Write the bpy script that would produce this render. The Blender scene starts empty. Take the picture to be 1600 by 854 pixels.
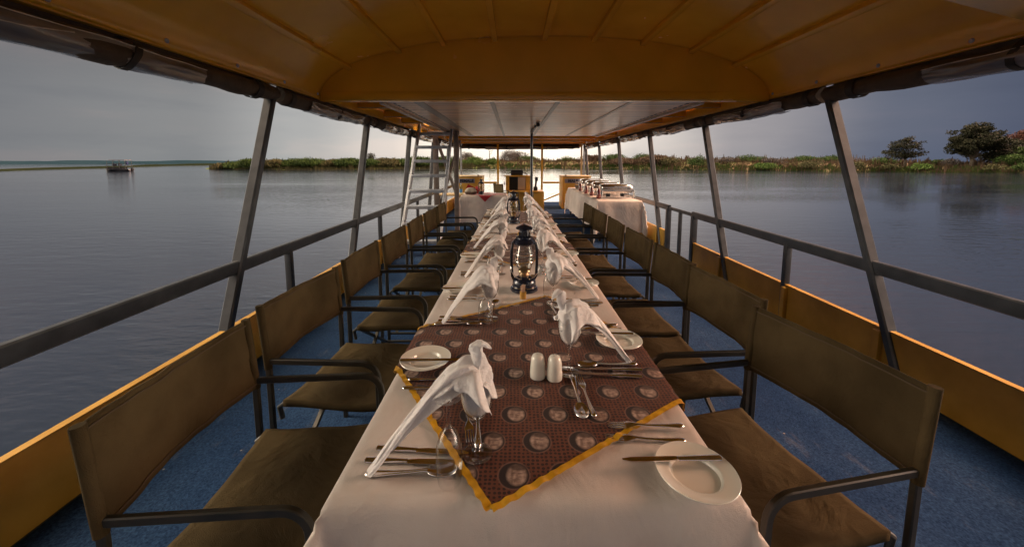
import bpy, bmesh, math, random
from mathutils import Vector, Matrix, noise as mnoise
import numpy as np
R = math.radians
scene = bpy.context.scene
col = scene.collection
random.seed(7)

# ------------------------------------------------------------------ camera, sky, sun, exposure
CAM_H = 1.43
cam_d = bpy.data.cameras.new('camera'); cam = bpy.data.objects.new('camera', cam_d); col.objects.link(cam)
cam.location = (0, 0, CAM_H); cam.rotation_euler = (R(90 - 6.38), 0, 0)
cam_d.sensor_width = 36; cam_d.lens = 36 * 590 / 1600
cam_d.shift_x = -3 / 1600; cam_d.shift_y = -107 / 1600
cam_d.clip_start = 0.05; cam_d.clip_end = 6000
scene.camera = cam
scene.view_settings.view_transform = 'Standard'; scene.view_settings.look = 'None'
scene.view_settings.exposure = 0.58; scene.view_settings.gamma = 1
SUN_EL, SUN_AZ = 9.0, 5.0      # degrees above the horizon, to the right of straight ahead

world = bpy.data.worlds.new('World'); scene.world = world; world.use_nodes = True
def build_world():
    nt = world.node_tree; N, L = nt.nodes, nt.links
    N.clear()
    out = N.new('ShaderNodeOutputWorld'); bg = N.new('ShaderNodeBackground')
    L.new(bg.outputs[0], out.inputs[0]); bg.inputs['Strength'].default_value = 0.1
    sky = N.new('ShaderNodeTexSky'); sky.sky_type = 'NISHITA'; sky.sun_disc = False
    sky.sun_elevation = R(SUN_EL); sky.sun_rotation = R(SUN_AZ); sky.dust_density = 4; sky.air_density = 1.2
    tc = N.new('ShaderNodeTexCoord'); sep = N.new('ShaderNodeSeparateXYZ'); L.new(tc.outputs['Generated'], sep.inputs[0])
    def math_(op, a, b=None, clamp=False):
        m = N.new('ShaderNodeMath'); m.operation = op; m.use_clamp = clamp
        for i, v in enumerate((a, b)):
            if v is None: continue
            if isinstance(v, (int, float)): m.inputs[i].default_value = v
            else: L.new(v, m.inputs[i])
        return m.outputs[0]
    def ramp(f, stops):
        r = N.new('ShaderNodeValToRGB'); L.new(f, r.inputs[0]); e = r.color_ramp.elements
        r.color_ramp.interpolation = 'B_SPLINE' if False else 'EASE'
        while len(e) < len(stops): e.new(0.5)
        for el, (p, c) in zip(e, stops): el.position = p; el.color = (*c, 1)
        return r.outputs[0]
    def mix(f, a, b, mode='MIX'):
        m = N.new('ShaderNodeMix'); m.data_type = 'RGBA'; m.blend_type = mode
        if isinstance(f, (int, float)): m.inputs[0].default_value = f
        else: L.new(f, m.inputs[0])
        for k, v in ((6, a), (7, b)):
            if isinstance(v, tuple): m.inputs[k].default_value = (*v, 1)
            else: L.new(v, m.inputs[k])
        return m.outputs[2]
    x, y, z = sep.outputs[0], sep.outputs[1], sep.outputs[2]
    hl = math_('SQRT', math_('ADD', math_('ADD', math_('MULTIPLY', x, x), math_('MULTIPLY', y, y)), 1e-5))
    ca = math_('DIVIDE', y, hl)                    # cosine of the azimuth from the bow
    sa = math_('DIVIDE', x, hl)
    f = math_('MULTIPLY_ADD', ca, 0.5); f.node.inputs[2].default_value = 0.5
    # overcast dusk cloud layer by azimuth: pale glow over the bow, grey to either side, brightness added abeam to light the interior, dim astern
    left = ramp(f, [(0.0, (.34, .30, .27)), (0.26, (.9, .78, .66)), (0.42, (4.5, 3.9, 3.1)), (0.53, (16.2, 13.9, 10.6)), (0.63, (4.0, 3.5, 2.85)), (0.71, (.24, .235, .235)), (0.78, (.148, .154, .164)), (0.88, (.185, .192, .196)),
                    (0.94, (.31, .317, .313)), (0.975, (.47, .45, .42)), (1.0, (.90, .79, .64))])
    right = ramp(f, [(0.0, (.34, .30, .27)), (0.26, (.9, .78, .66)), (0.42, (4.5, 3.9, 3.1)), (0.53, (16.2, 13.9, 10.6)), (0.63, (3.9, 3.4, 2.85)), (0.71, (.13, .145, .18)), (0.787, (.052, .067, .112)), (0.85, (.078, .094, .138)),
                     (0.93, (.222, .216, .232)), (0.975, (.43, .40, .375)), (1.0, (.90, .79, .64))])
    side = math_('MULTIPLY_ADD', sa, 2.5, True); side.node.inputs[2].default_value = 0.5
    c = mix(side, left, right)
    # darker veil a little above the horizon ahead, bright zenith
    veil = ramp(z, [(0.0, (1, 1, 1)), (0.09, (.94, .93, .94)), (0.22, (.73, .71, .725)), (0.42, (.69, .70, .70)), (0.80, (1.3, 1.24, 1.1))])
    c = mix(1.0, c, veil, 'MULTIPLY')
    # streaky cloud texture, slightly pink on the undersides
    mp = N.new('ShaderNodeMapping'); mp.inputs['Scale'].default_value = (1.3, 1.3, 7)
    L.new(tc.outputs['Generated'], mp.inputs[0])
    nz = N.new('ShaderNodeTexNoise'); nz.inputs['Scale'].default_value = 2.2; nz.inputs['Detail'].default_value = 6; nz.inputs['Roughness'].default_value = .55
    L.new(mp.outputs[0], nz.inputs['Vector'])
    cl = ramp(nz.outputs['Fac'], [(0.34, (.90, .91, .93)), (0.52, (1, 1, 1)), (0.70, (1.16, 1.08, 1.05))])
    c = mix(1.0, c, cl, 'MULTIPLY')
    # higher up, broad rosy cloud patches (only ever seen mirrored in the water)
    n5 = N.new('ShaderNodeTexNoise'); n5.inputs['Scale'].default_value = 3.4; n5.inputs['Detail'].default_value = 4; L.new(tc.outputs['Generated'], n5.inputs['Vector'])
    pk = ramp(n5.outputs['Fac'], [(0.42, (.90, .93, .98)), (0.58, (1.55, 1.36, 1.26))])
    zi = ramp(z, [(0.14, (0, 0, 0)), (0.34, (1, 1, 1))])
    c = mix(1.0, c, mix(zi, (1.0, 1.0, 1.0), pk), 'MULTIPLY')
    n6 = N.new('ShaderNodeTexNoise'); n6.inputs['Scale'].default_value = 5; n6.inputs['Detail'].default_value = 5; L.new(tc.outputs['Generated'], n6.inputs['Vector'])
    rose = ramp(n6.outputs['Fac'], [(0.46, (.95, .96, 1.0)), (0.62, (2.3, 1.55, 1.35))])
    c = mix(1.0, c, mix(math_('MULTIPLY', zi, side), (1.0, 1.0, 1.0), rose), 'MULTIPLY')
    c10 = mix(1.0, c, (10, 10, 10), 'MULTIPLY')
    hs = N.new('ShaderNodeHueSaturation'); hs.inputs['Saturation'].default_value = .35; hs.inputs['Value'].default_value = .35; L.new(sky.outputs[0], hs.inputs['Color'])
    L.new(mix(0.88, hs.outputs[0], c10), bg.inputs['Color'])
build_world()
sun_d = bpy.data.lights.new('sun', 'SUN'); sun_d.energy = 0.13; sun_d.angle = R(24); sun_d.color = (1, .87, .70)
sun = bpy.data.objects.new('sun', sun_d); col.objects.link(sun)
sun.rotation_euler = (R(SUN_EL - 90) , 0, R(-SUN_AZ))
sun.rotation_euler = Vector((-math.sin(R(SUN_AZ)) * math.cos(R(SUN_EL)), -math.cos(R(SUN_AZ)) * math.cos(R(SUN_EL)), -math.sin(R(SUN_EL)))).to_track_quat('-Z', 'Y').to_euler()
scene.cycles.max_bounces = 10; scene.cycles.transparent_max_bounces = 24
scene.cycles.caustics_reflective = False; scene.cycles.caustics_refractive = False
scene.cycles.use_denoising = True

# ------------------------------------------------------------------ helpers
class G:
    """collects geometry and links it as ONE mesh object"""
    def __init__(s): s.v = []; s.f = []; s.uv = {}
    def add(s, vs, fs):
        o = len(s.v); s.v += [tuple(v) for v in vs]; s.f += [tuple(i + o for i in f) for f in fs]; return o
    def box(s, c, d, rot=None, bev=0):
        bm = bmesh.new(); bmesh.ops.create_cube(bm, size=1)
        bmesh.ops.scale(bm, vec=d, verts=bm.verts)
        if bev: bmesh.ops.bevel(bm, geom=list(bm.edges), offset=bev, segments=2, affect='EDGES', profile=.6)
        M = Matrix.Translation(c) @ (rot.to_4x4() if rot else Matrix())
        bm.verts.index_update()
        s.add([M @ v.co for v in bm.verts], [[v.index for v in f.verts] for f in bm.faces]); bm.free(); return s
    def sweep(s, pts, prof, closed=False, up=(0, 0, 1), scales=None, cap=True, pclosed=True):
        pts = [Vector(p) for p in pts]; n = len(pts); m = len(prof); vs = []; up = Vector(up); last = None
        for i, p in enumerate(pts):
            a = pts[(i - 1) % n] if (closed or i) else p; b = pts[(i + 1) % n] if (closed or i < n - 1) else p
            t = (b - a).normalized()
            sd = t.cross(up)
            if sd.length < .05: sd = last if last else t.cross(Vector((0, 1, 0)))
            sd.normalize(); 
            if last and sd.dot(last) < 0 and sd.dot(last) < -.5: sd = -sd
            last = sd; nn = sd.cross(t).normalized()
            # mitre
            k = 1.0
            if (closed or 0 < i < n - 1):
                t1 = (p - a).normalized(); k = 1 / max(.5, t1.dot(t))
            sc = scales[i] if scales else 1
            if isinstance(sc, (int, float)): sc = (sc, sc)
            vs += [p + sd * (q[0] * sc[0] * 1) + nn * (q[1] * sc[1] * k) for q in prof]
        fs = []
        for i in range(n if closed else n - 1):
            j = (i + 1) % n
            for q in range(m if pclosed else m - 1):
                r = (q + 1) % m; fs.append((i * m + q, i * m + r, j * m + r, j * m + q))
        if cap and not closed and pclosed:
            fs.append(tuple(range(m - 1, -1, -1))); fs.append(tuple((n - 1) * m + q for q in range(m)))
        s.add(vs, fs); return s
    def tube(s, pts, r, n=8, closed=False, scales=None, up=(0, 0, 1)):
        return s.sweep(pts, [(r * math.cos(2 * math.pi * k / n), r * math.sin(2 * math.pi * k / n)) for k in range(n)], closed, up, scales)
    def bar(s, pts, w, h, up=(0, 0, 1), closed=False, scales=None):
        b = min(w, h) * .18
        pr = [(-w/2+b, -h/2), (w/2-b, -h/2), (w/2, -h/2+b), (w/2, h/2-b), (w/2-b, h/2), (-w/2+b, h/2), (-w/2, h/2-b), (-w/2, -h/2+b)]
        return s.sweep(pts, pr, closed, up, scales)
    def lathe(s, prof, n=24, o=(0, 0, 0), capb=False, capt=False):
        vs = []; fs = []
        for (r, z) in prof:
            vs += [(o[0] + r * math.cos(2 * math.pi * k / n), o[1] + r * math.sin(2 * math.pi * k / n), o[2] + z) for k in range(n)]
        for i in range(len(prof) - 1):
            for k in range(n):
                q = (k + 1) % n; fs.append((i * n + k, i * n + q, (i + 1) * n + q, (i + 1) * n + k))
        if capb: fs.append(tuple(range(n - 1, -1, -1)))
        if capt: fs.append(tuple((len(prof) - 1) * n + k for k in range(n)))
        s.add(vs, fs); return s
    def grid(s, fn, nu, nv, uvfn=None):
        o = len(s.v)
        vs = [fn(i / nu, j / nv) for j in range(nv + 1) for i in range(nu + 1)]
        fs = [(j * (nu + 1) + i, j * (nu + 1) + i + 1, (j + 1) * (nu + 1) + i + 1, (j + 1) * (nu + 1) + i) for j in range(nv) for i in range(nu)]
        s.add(vs, fs)
        if uvfn:
            for j in range(nv + 1):
                for i in range(nu + 1): s.uv[o + j * (nu + 1) + i] = uvfn(i / nu, j / nv)
        return s
    def loft(s, rings, cap=True):
        m = len(rings[0]); vs = [p for r in rings for p in r]; fs = []
        for i in range(len(rings) - 1):
            for q in range(m):
                r = (q + 1) % m; fs.append((i * m + q, i * m + r, (i + 1) * m + r, (i + 1) * m + q))
        if cap: fs.append(tuple(range(m - 1, -1, -1))); fs.append(tuple((len(rings) - 1) * m + q for q in range(m)))
        s.add(vs, fs); return s
    def build(s, name, mat=None, parent=None, smooth=40, solid=0, loc=None, bev=0):
        me = bpy.data.meshes.new(name); me.from_pydata(s.v, [], s.f)
        if s.uv:
            uvl = me.uv_layers.new(name='UVMap')
            for lp in me.loops: uvl.data[lp.index].uv = s.uv.get(lp.vertex_index, (0, 0))
        bm = bmesh.new(); bm.from_mesh(me)
        bmesh.ops.recalc_face_normals(bm, faces=bm.faces)
        if solid:
            bmesh.ops.solidify(bm, geom=list(bm.faces), thickness=solid)
        if bev:
            ed = [e for e in bm.edges if len(e.link_faces) == 2 and e.calc_face_angle(0) > R(40)]
            bmesh.ops.bevel(bm, geom=ed, offset=bev, segments=2, affect='EDGES')
        bm.to_mesh(me); bm.free()
        if smooth:
            me.shade_smooth(); me.set_sharp_from_angle(angle=R(smooth))
        o = bpy.data.objects.new(name, me); col.objects.link(o)
        if mat: me.materials.append(mat)
        if parent: o.parent = parent
        if loc: o.location = loc
        return o

def tag(o, label=None, cat=None, group=None, kind=None):
    if label: o['label'] = label
    if cat: o['category'] = cat
    if group: o['group'] = group
    if kind: o['kind'] = kind
    return o
def empty(name, loc=(0, 0, 0), rz=0, label=None, cat=None, group=None):
    o = bpy.data.objects.new(name, None); o.empty_display_size = .1; col.objects.link(o)
    o.location = loc; o.rotation_euler = (0, 0, rz); return tag(o, label, cat, group)
def copy_tree(o, parent=None):
    c = o.copy(); col.objects.link(c)
    if parent: c.parent = parent
    for ch in list(o.children): copy_tree(ch, c)
    return c
def put(o, loc, rz, label, group=None):
    o.location = loc; o.rotation_euler = (0, 0, rz); o['label'] = label
    if group: o['group'] = group
    return o

# ------------------------------------------------------------------ materials
def pm(name, c1, c2=None, rough=.5, metal=0, nscale=8, bump=0, bscale=60, spec=.5, coat=0, stretch=None, detail=4, rvar=0, coord='Object', sheen=0, bump2=0, b2scale=5, ovar=0, b2stretch=(1, 1, 1), island=False, stops=(.35, .65)):
    m = bpy.data.materials.new(name); m.use_nodes = True; nt = m.node_tree; N, L = nt.nodes, nt.links
    b = N['Principled BSDF']; b.inputs['Base Color'].default_value = (*c1, 1); b.inputs['Roughness'].default_value = rough
    b.inputs['Metallic'].default_value = metal; b.inputs['Specular IOR Level'].default_value = spec; b.inputs['Coat Weight'].default_value = coat
    b.inputs['Coat Roughness'].default_value = .15; b.inputs['Sheen Weight'].default_value = sheen
    tc = N.new('ShaderNodeTexCoord'); src = tc.outputs[coord]
    if stretch:
        mp = N.new('ShaderNodeMapping'); mp.inputs['Scale'].default_value = stretch; L.new(src, mp.inputs[0]); src = mp.outputs[0]
    if c2:
        nz = N.new('ShaderNodeTexNoise'); nz.inputs['Scale'].default_value = nscale; nz.inputs['Detail'].default_value = detail; L.new(src, nz.inputs['Vector'])
        fac = nz.outputs['Fac']
        if island:
            ge = N.new('ShaderNodeNewGeometry'); mx = N.new('ShaderNodeMath'); mx.operation = 'MULTIPLY_ADD'; L.new(ge.outputs['Random Per Island'], mx.inputs[0]); mx.inputs[1].default_value = .5
            ml = N.new('ShaderNodeMath'); ml.operation = 'MULTIPLY'; L.new(fac, ml.inputs[0]); ml.inputs[1].default_value = .5; L.new(ml.outputs[0], mx.inputs[2]); fac = mx.outputs[0]
        r = N.new('ShaderNodeValToRGB'); r.color_ramp.elements[0].position, r.color_ramp.elements[1].position = stops
        r.color_ramp.elements[0].color = (*c1, 1); r.color_ramp.elements[1].color = (*c2, 1)
        L.new(fac, r.inputs[0]); L.new(r.outputs[0], b.inputs['Base Color'])
        if rvar:
            mr = N.new('ShaderNodeMapRange'); mr.inputs['To Min'].default_value = rough - rvar; mr.inputs['To Max'].default_value = rough + rvar
            L.new(nz.outputs['Fac'], mr.inputs['Value']); L.new(mr.outputs[0], b.inputs['Roughness'])
    if ovar:
        oi = N.new('ShaderNodeObjectInfo'); hv = N.new('ShaderNodeHueSaturation'); om = N.new('ShaderNodeMapRange'); L.new(oi.outputs['Random'], om.inputs['Value'])
        om.inputs['To Min'].default_value = 1 - ovar; om.inputs['To Max'].default_value = 1 + ovar; L.new(om.outputs[0], hv.inputs['Value'])
        L.new(b.inputs['Base Color'].links[0].from_socket, hv.inputs['Color']); L.new(hv.outputs[0], b.inputs['Base Color'])
    if bump:
        n2 = N.new('ShaderNodeTexNoise'); n2.inputs['Scale'].default_value = bscale; n2.inputs['Detail'].default_value = 3; L.new(src, n2.inputs['Vector'])
        bp = N.new('ShaderNodeBump'); bp.inputs['Strength'].default_value = bump; bp.inputs['Distance'].default_value = .01
        L.new(n2.outputs['Fac'], bp.inputs['Height']); L.new(bp.outputs[0], b.inputs['Normal'])
        if bump2:
            mp2 = N.new('ShaderNodeMapping'); mp2.inputs['Scale'].default_value = b2stretch; L.new(tc.outputs[coord], mp2.inputs[0])
            n3 = N.new('ShaderNodeTexNoise'); n3.inputs['Scale'].default_value = b2scale; n3.inputs['Detail'].default_value = 4; n3.inputs['Distortion'].default_value = 1.2; L.new(mp2.outputs[0], n3.inputs['Vector'])
            b2 = N.new('ShaderNodeBump'); b2.inputs['Strength'].default_value = bump2; b2.inputs['Distance'].default_value = .03
            L.new(n3.outputs['Fac'], b2.inputs['Height']); L.new(b2.outputs[0], bp.inputs['Normal'])
    return m

def thin_glass(name, tint=(.97, .98, .98), rough=.02, ior=1.5, mult=1.0):
    m = bpy.data.materials.new(name); m.use_nodes = True; nt = m.node_tree; N, L = nt.nodes, nt.links
    N.remove(N['Principled BSDF']); out = N['Material Output']
    t = N.new('ShaderNodeBsdfTransparent'); t.inputs[0].default_value = (*tint, 1)
    g = N.new('ShaderNodeBsdfGlossy'); g.inputs['Roughness'].default_value = rough
    fr = N.new('ShaderNodeLayerWeight'); fr.inputs[0].default_value = .5
    pw = N.new('ShaderNodeMath'); pw.operation = 'POWER'; pw.inputs[1].default_value = 3.6; L.new(fr.outputs['Facing'], pw.inputs[0])
    mm = N.new('ShaderNodeMath'); mm.operation = 'MULTIPLY_ADD'; mm.use_clamp = True; mm.inputs[1].default_value = .75 * mult; mm.inputs[2].default_value = .035 * mult; L.new(pw.outputs[0], mm.inputs[0])
    mx = N.new('ShaderNodeMixShader'); L.new(mm.outputs[0], mx.inputs[0]); L.new(t.outputs[0], mx.inputs[1]); L.new(g.outputs[0], mx.inputs[2]); L.new(mx.outputs[0], out.inputs[0])
    return m

OCHRE = pm('ochre_paint', (.74, .385, .018), (.88, .475, .030), rough=.25, spec=.7, nscale=1.7, detail=7, bump=.06, bscale=25, rvar=.06)
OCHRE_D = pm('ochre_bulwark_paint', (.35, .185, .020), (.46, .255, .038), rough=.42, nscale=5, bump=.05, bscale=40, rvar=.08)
OCHRE_B = pm('ochre_box_paint', (.62, .34, .05), (.70, .40, .07), rough=.4, nscale=4)
PALE_EDGE = pm('worn_paint_edge', (.52, .34, .13), (.62, .48, .28), rough=.5, nscale=30)
GREY_METAL = pm('grey_enamel_tube', (.034, .039, .047), (.054, .061, .071), rough=.33, nscale=12, bump=.03, bscale=60, metal=.0, rvar=.06)
GALV = pm('galvanised_steel', (.34, .37, .42), (.48, .51, .56), rough=.38, metal=.35, nscale=18, rvar=.06)
CARPET = None
CANVAS = pm('olive_canvas', (.048, .035, .017), (.080, .059, .029), rough=.95, nscale=5, bump=.4, bscale=420, detail=8, spec=.08, bump2=.85, b2scale=4.5, ovar=.22)
FRAME = pm('dark_olive_steel', (.020, .020, .015), (.035, .032, .024), rough=.38, nscale=20)
CHROME = pm('bright_steel', (.62, .60, .57), rough=.22, metal=1)
LINEN = pm('white_linen', (.61, .545, .495), (.71, .645, .595), rough=.85, nscale=5, bump=.25, bscale=500, sheen=.1, spec=.2, bump2=.55, b2scale=3.4, b2stretch=(1.6, .8, 1))
NAPKIN = pm('white_napkin_linen', (.84, .79, .77), (.90, .86, .84), rough=.85, nscale=10, bump=.3, bscale=300, sheen=.1, spec=.15, bump2=.28, b2scale=24)
CHINA = pm('cream_china', (.78, .75, .66), (.82, .79, .70), rough=.12, nscale=4, coat=.3)
SILVER = pm('cutlery_steel', (.74, .70, .66), (.84, .80, .76), rough=.17, metal=1, nscale=40, rvar=.06)
GLASS = thin_glass('wine_glass', (.98, .984, .984), .012, 1.5, 2.1)
FLUTE = thin_glass('flute_glass', (.985, .988, .988), .02, 1.5, .9)
GLOBE = thin_glass('lamp_glass', (.80, .82, .81), .02, 1.5, .7)
NAVY = pm('navy_enamel', (.006, .010, .024), (.012, .018, .036), rough=.18, nscale=12, coat=.5)
BRASSY = pm('burner_metal', (.55, .42, .26), rough=.3, metal=1)
ROLL = pm('brown_curtain_canvas', (.050, .034, .022), (.085, .058, .036), rough=.75, nscale=9, bump=.5, bscale=40)
VINYL = pm('clear_vinyl_roll', (.08, .06, .048), (.42, .37, .32), rough=.14, nscale=7, bump=1.0, bscale=16, coat=.8, stretch=(1, .14, 1), detail=5)
STRAP = pm('black_strap', (.012, .010, .009), rough=.7)
DARKWOOD = pm('dark_brown_wood', (.10, .055, .03), (.16, .09, .05), rough=.5, nscale=20)
BLACKP = pm('black_plastic', (.012, .012, .014), rough=.4)
RED = pm('red_cloth', (.30, .008, .012), (.42, .015, .02), rough=.8, nscale=8, sheen=.3)
AMBER = pm('amber_holder', (.48, .26, .05), (.6, .34, .08), rough=.35, nscale=30)
PICK = pm('pale_toothpicks', (.72, .5, .36), (.8, .6, .45), rough=.7, nscale=90, stretch=(1, 1, .1))
SAUCE = pm('dark_red_sauce', (.10, .006, .008), rough=.08, coat=.8)
BEIGE = pm('beige_panel', (.45, .33, .25), rough=.6)
SIGN = pm('grey_sign_plate', (.24, .25, .33), rough=.4)
LETTER = pm('sign_letters', (.02, .02, .03), rough=.5)
def carpet():
    m = pm('blue_deck_carpet', (.013, .038, .112), (.028, .066, .158), rough=.95, nscale=1.6, bump=.6, bscale=260, spec=.1, detail=8)
    nt = m.node_tree; N, L = nt.nodes, nt.links; b = N['Principled BSDF']
    tc = N.new('ShaderNodeTexCoord')
    base = b.inputs['Base Color'].links[0].from_socket
    n1 = N.new('ShaderNodeTexNoise'); n1.inputs['Scale'].default_value = 120; n1.inputs['Detail'].default_value = 5; L.new(tc.outputs['Object'], n1.inputs['Vector'])
    r1 = N.new('ShaderNodeValToRGB'); r1.color_ramp.elements[0].position = .3; r1.color_ramp.elements[0].color = (.40, .44, .5, 1); r1.color_ramp.elements[1].position = .72; r1.color_ramp.elements[1].color = (1.6, 1.5, 1.35, 1); L.new(n1.outputs['Fac'], r1.inputs[0])
    mx = N.new('ShaderNodeMix'); mx.data_type = 'RGBA'; mx.blend_type = 'MULTIPLY'; mx.inputs[0].default_value = 1; L.new(base, mx.inputs[6]); L.new(r1.outputs[0], mx.inputs[7])
    # scuffs and pale grit
    mp = N.new('ShaderNodeMapping'); mp.inputs['Scale'].default_value = (5, 1.6, 1); mp.inputs['Rotation'].default_value = (0, 0, .35); L.new(tc.outputs['Object'], mp.inputs[0])
    n2 = N.new('ShaderNodeTexNoise'); n2.inputs['Scale'].default_value = 2.0; n2.inputs['Detail'].default_value = 7; n2.inputs['Roughness'].default_value = .7; L.new(mp.outputs[0], n2.inputs['Vector'])
    r2 = N.new('ShaderNodeValToRGB'); r2.color_ramp.elements[0].position = .58; r2.color_ramp.elements[1].position = .82; L.new(n2.outputs['Fac'], r2.inputs[0])
    vo = N.new('ShaderNodeTexVoronoi'); vo.inputs['Scale'].default_value = 9; L.new(tc.outputs['Object'], vo.inputs['Vector'])
    r3 = N.new('ShaderNodeValToRGB'); r3.color_ramp.elements[0].position = .02; r3.color_ramp.elements[0].color = (1, 1, 1, 1); r3.color_ramp.elements[1].position = .06; r3.color_ramp.elements[1].color = (0, 0, 0, 1); L.new(vo.outputs['Distance'], r3.inputs[0])
    ad = N.new('ShaderNodeMath'); ad.operation = 'MULTIPLY_ADD'; L.new(r2.outputs[0], ad.inputs[0]); ad.inputs[1].default_value = .26; L.new(r3.outputs[0], ad.inputs[2]); ad.use_clamp = True
    m2 = N.new('ShaderNodeMix'); m2.data_type = 'RGBA'; L.new(ad.outputs[0], m2.inputs[0]); L.new(mx.outputs[2], m2.inputs[6]); m2.inputs[7].default_value = (.34, .31, .27, 1)
    L.new(m2.outputs[2], b.inputs['Base Color'])
    return m
CARPET = carpet()

def runner_mat():
    """printed brown cotton: staggered oval portrait medallions on a dark red-brown dotted ground (UV in metres)"""
    m = bpy.data.materials.new('printed_brown_cotton'); m.use_nodes = True; nt = m.node_tree; N, L = nt.nodes, nt.links
    b = N['Principled BSDF']; b.inputs['Roughness'].default_value = .8; b.inputs['Specular IOR Level'].default_value = .2; b.inputs['Sheen Weight'].default_value = .1
    uv = N.new('ShaderNodeUVMap'); sep = N.new('ShaderNodeSeparateXYZ'); L.new(uv.outputs[0], sep.inputs[0])
    def mt(op, a, b_=None, c=None, clamp=False):
        n = N.new('ShaderNodeMath'); n.operation = op; n.use_clamp = clamp
        for i, v in enumerate((a, b_, c)):
            if v is None: continue
            if isinstance(v, (int, float)): n.inputs[i].default_value = v
            else: L.new(v, n.inputs[i])
        return n.outputs[0]
    P, Q = .112, .100
    u0 = mt('DIVIDE', sep.outputs[0], P); v0 = mt('DIVIDE', sep.outputs[1], Q)
    row = mt('FLOOR', v0); off = mt('MULTIPLY', mt('FLOORED_MODULO', row, 2.0), .5)
    us = mt('ADD', u0, off)
    cu = mt('MULTIPLY', mt('SUBTRACT', mt('FRACT', us), .5), P); cv = mt('MULTIPLY', mt('SUBTRACT', mt('FRACT', v0), .5), Q)
    def ell(du, dv, rx, ry):
        a = mt('DIVIDE', mt('ADD', cu, du), rx); c = mt('DIVIDE', mt('ADD', cv, dv), ry)
        return mt('SQRT', mt('ADD', mt('MULTIPLY', a, a), mt('MULTIPLY', c, c)))
    def mask(e, w=.06): return mt('SUBTRACT', 1, mt('SMOOTHSTEP' if False else 'MULTIPLY', mt('SUBTRACT', e, 1 - w, clamp=True), 1 / (2 * w), clamp=True), clamp=True)
    def mix(f, a, c):
        n = N.new('ShaderNodeMix'); n.data_type = 'RGBA'; L.new(f, n.inputs[0])
        for k, v in ((6, a), (7, c)):
            if isinstance(v, tuple): n.inputs[k].default_value = (*v, 1)
            else: L.new(v, n.inputs[k])
        return n.outputs[2]
    # dotted ground
    vo = N.new('ShaderNodeTexVoronoi'); vo.inputs['Scale'].default_value = 95; vo.inputs['Randomness'].default_value = .25; L.new(uv.outputs[0], vo.inputs['Vector'])
    dots = mt('LESS_THAN', vo.outputs['Distance'], .36)
    nz = N.new('ShaderNodeTexNoise'); nz.inputs['Scale'].default_value = 30; nz.inputs['Detail'].default_value = 4; L.new(uv.outputs[0], nz.inputs['Vector'])
    g = mix(nz.outputs['Fac'], (.092, .029, .013), (.155, .049, .023)); g = mix(dots, g, (.030, .011, .008))
    # medallion: pale rim, dark field, pale generic head with soft darker smudges
    g = mix(mask(ell(0, 0, .0355, .0365), .05), g, (.22, .115, .085))
    g = mix(mask(ell(0, 0, .0335, .0345), .05), g, (.022, .012, .011))
    nz2 = N.new('ShaderNodeTexNoise'); nz2.inputs['Scale'].default_value = 85; nz2.inputs['Detail'].default_value = 2; L.new(uv.outputs[0], nz2.inputs['Vector'])
    skin0 = mix(mt('MULTIPLY', mt('SUBTRACT', nz2.outputs['Fac'], .30), 2.6, clamp=True), (.19, .120, .092), (.50, .36, .29))
    n7 = N.new('ShaderNodeTexNoise'); n7.inputs['Scale'].default_value = 38; n7.inputs['Detail'].default_value = 1; L.new(uv.outputs[0], n7.inputs['Vector'])
    skin = mix(mt('MULTIPLY', mt('SUBTRACT', n7.outputs['Fac'], .56), 4.0, clamp=True), skin0, (.15, .095, .08))
    g = mix(mask(ell(-.006, -.001, .0220, .0265), .14), g, skin)
    for du, dv, rx, ry in ((-.0125, -.005, .0060, .0022), (.0010, -.006, .0055, .0020), (-.0065, .0115, .0085, .0016), (.004, .004, .0030, .0110)):
        g = mix(mt('MULTIPLY', mask(ell(du, dv, rx, ry), .5), .55), g, (.09, .055, .045))
    g = mix(mt('MULTIPLY', mask(ell(-.010, -.021, .020, .0085), .3), .85), g, (.055, .032, .026))
    L.new(g, b.inputs['Base Color'])
    n3 = N.new('ShaderNodeTexNoise'); n3.inputs['Scale'].default_value = 600; L.new(uv.outputs[0], n3.inputs['Vector'])
    bp = N.new('ShaderNodeBump'); bp.inputs['Strength'].default_value = .25; bp.inputs['Distance'].default_value = .004; L.new(n3.outputs['Fac'], bp.inputs['Height']); L.new(bp.outputs[0], b.inputs['Normal'])
    return m
RUNNER = runner_mat()
GOLD = pm('gold_satin_trim', (.50, .25, .010), (.74, .41, .028), rough=.34, nscale=40)

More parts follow.
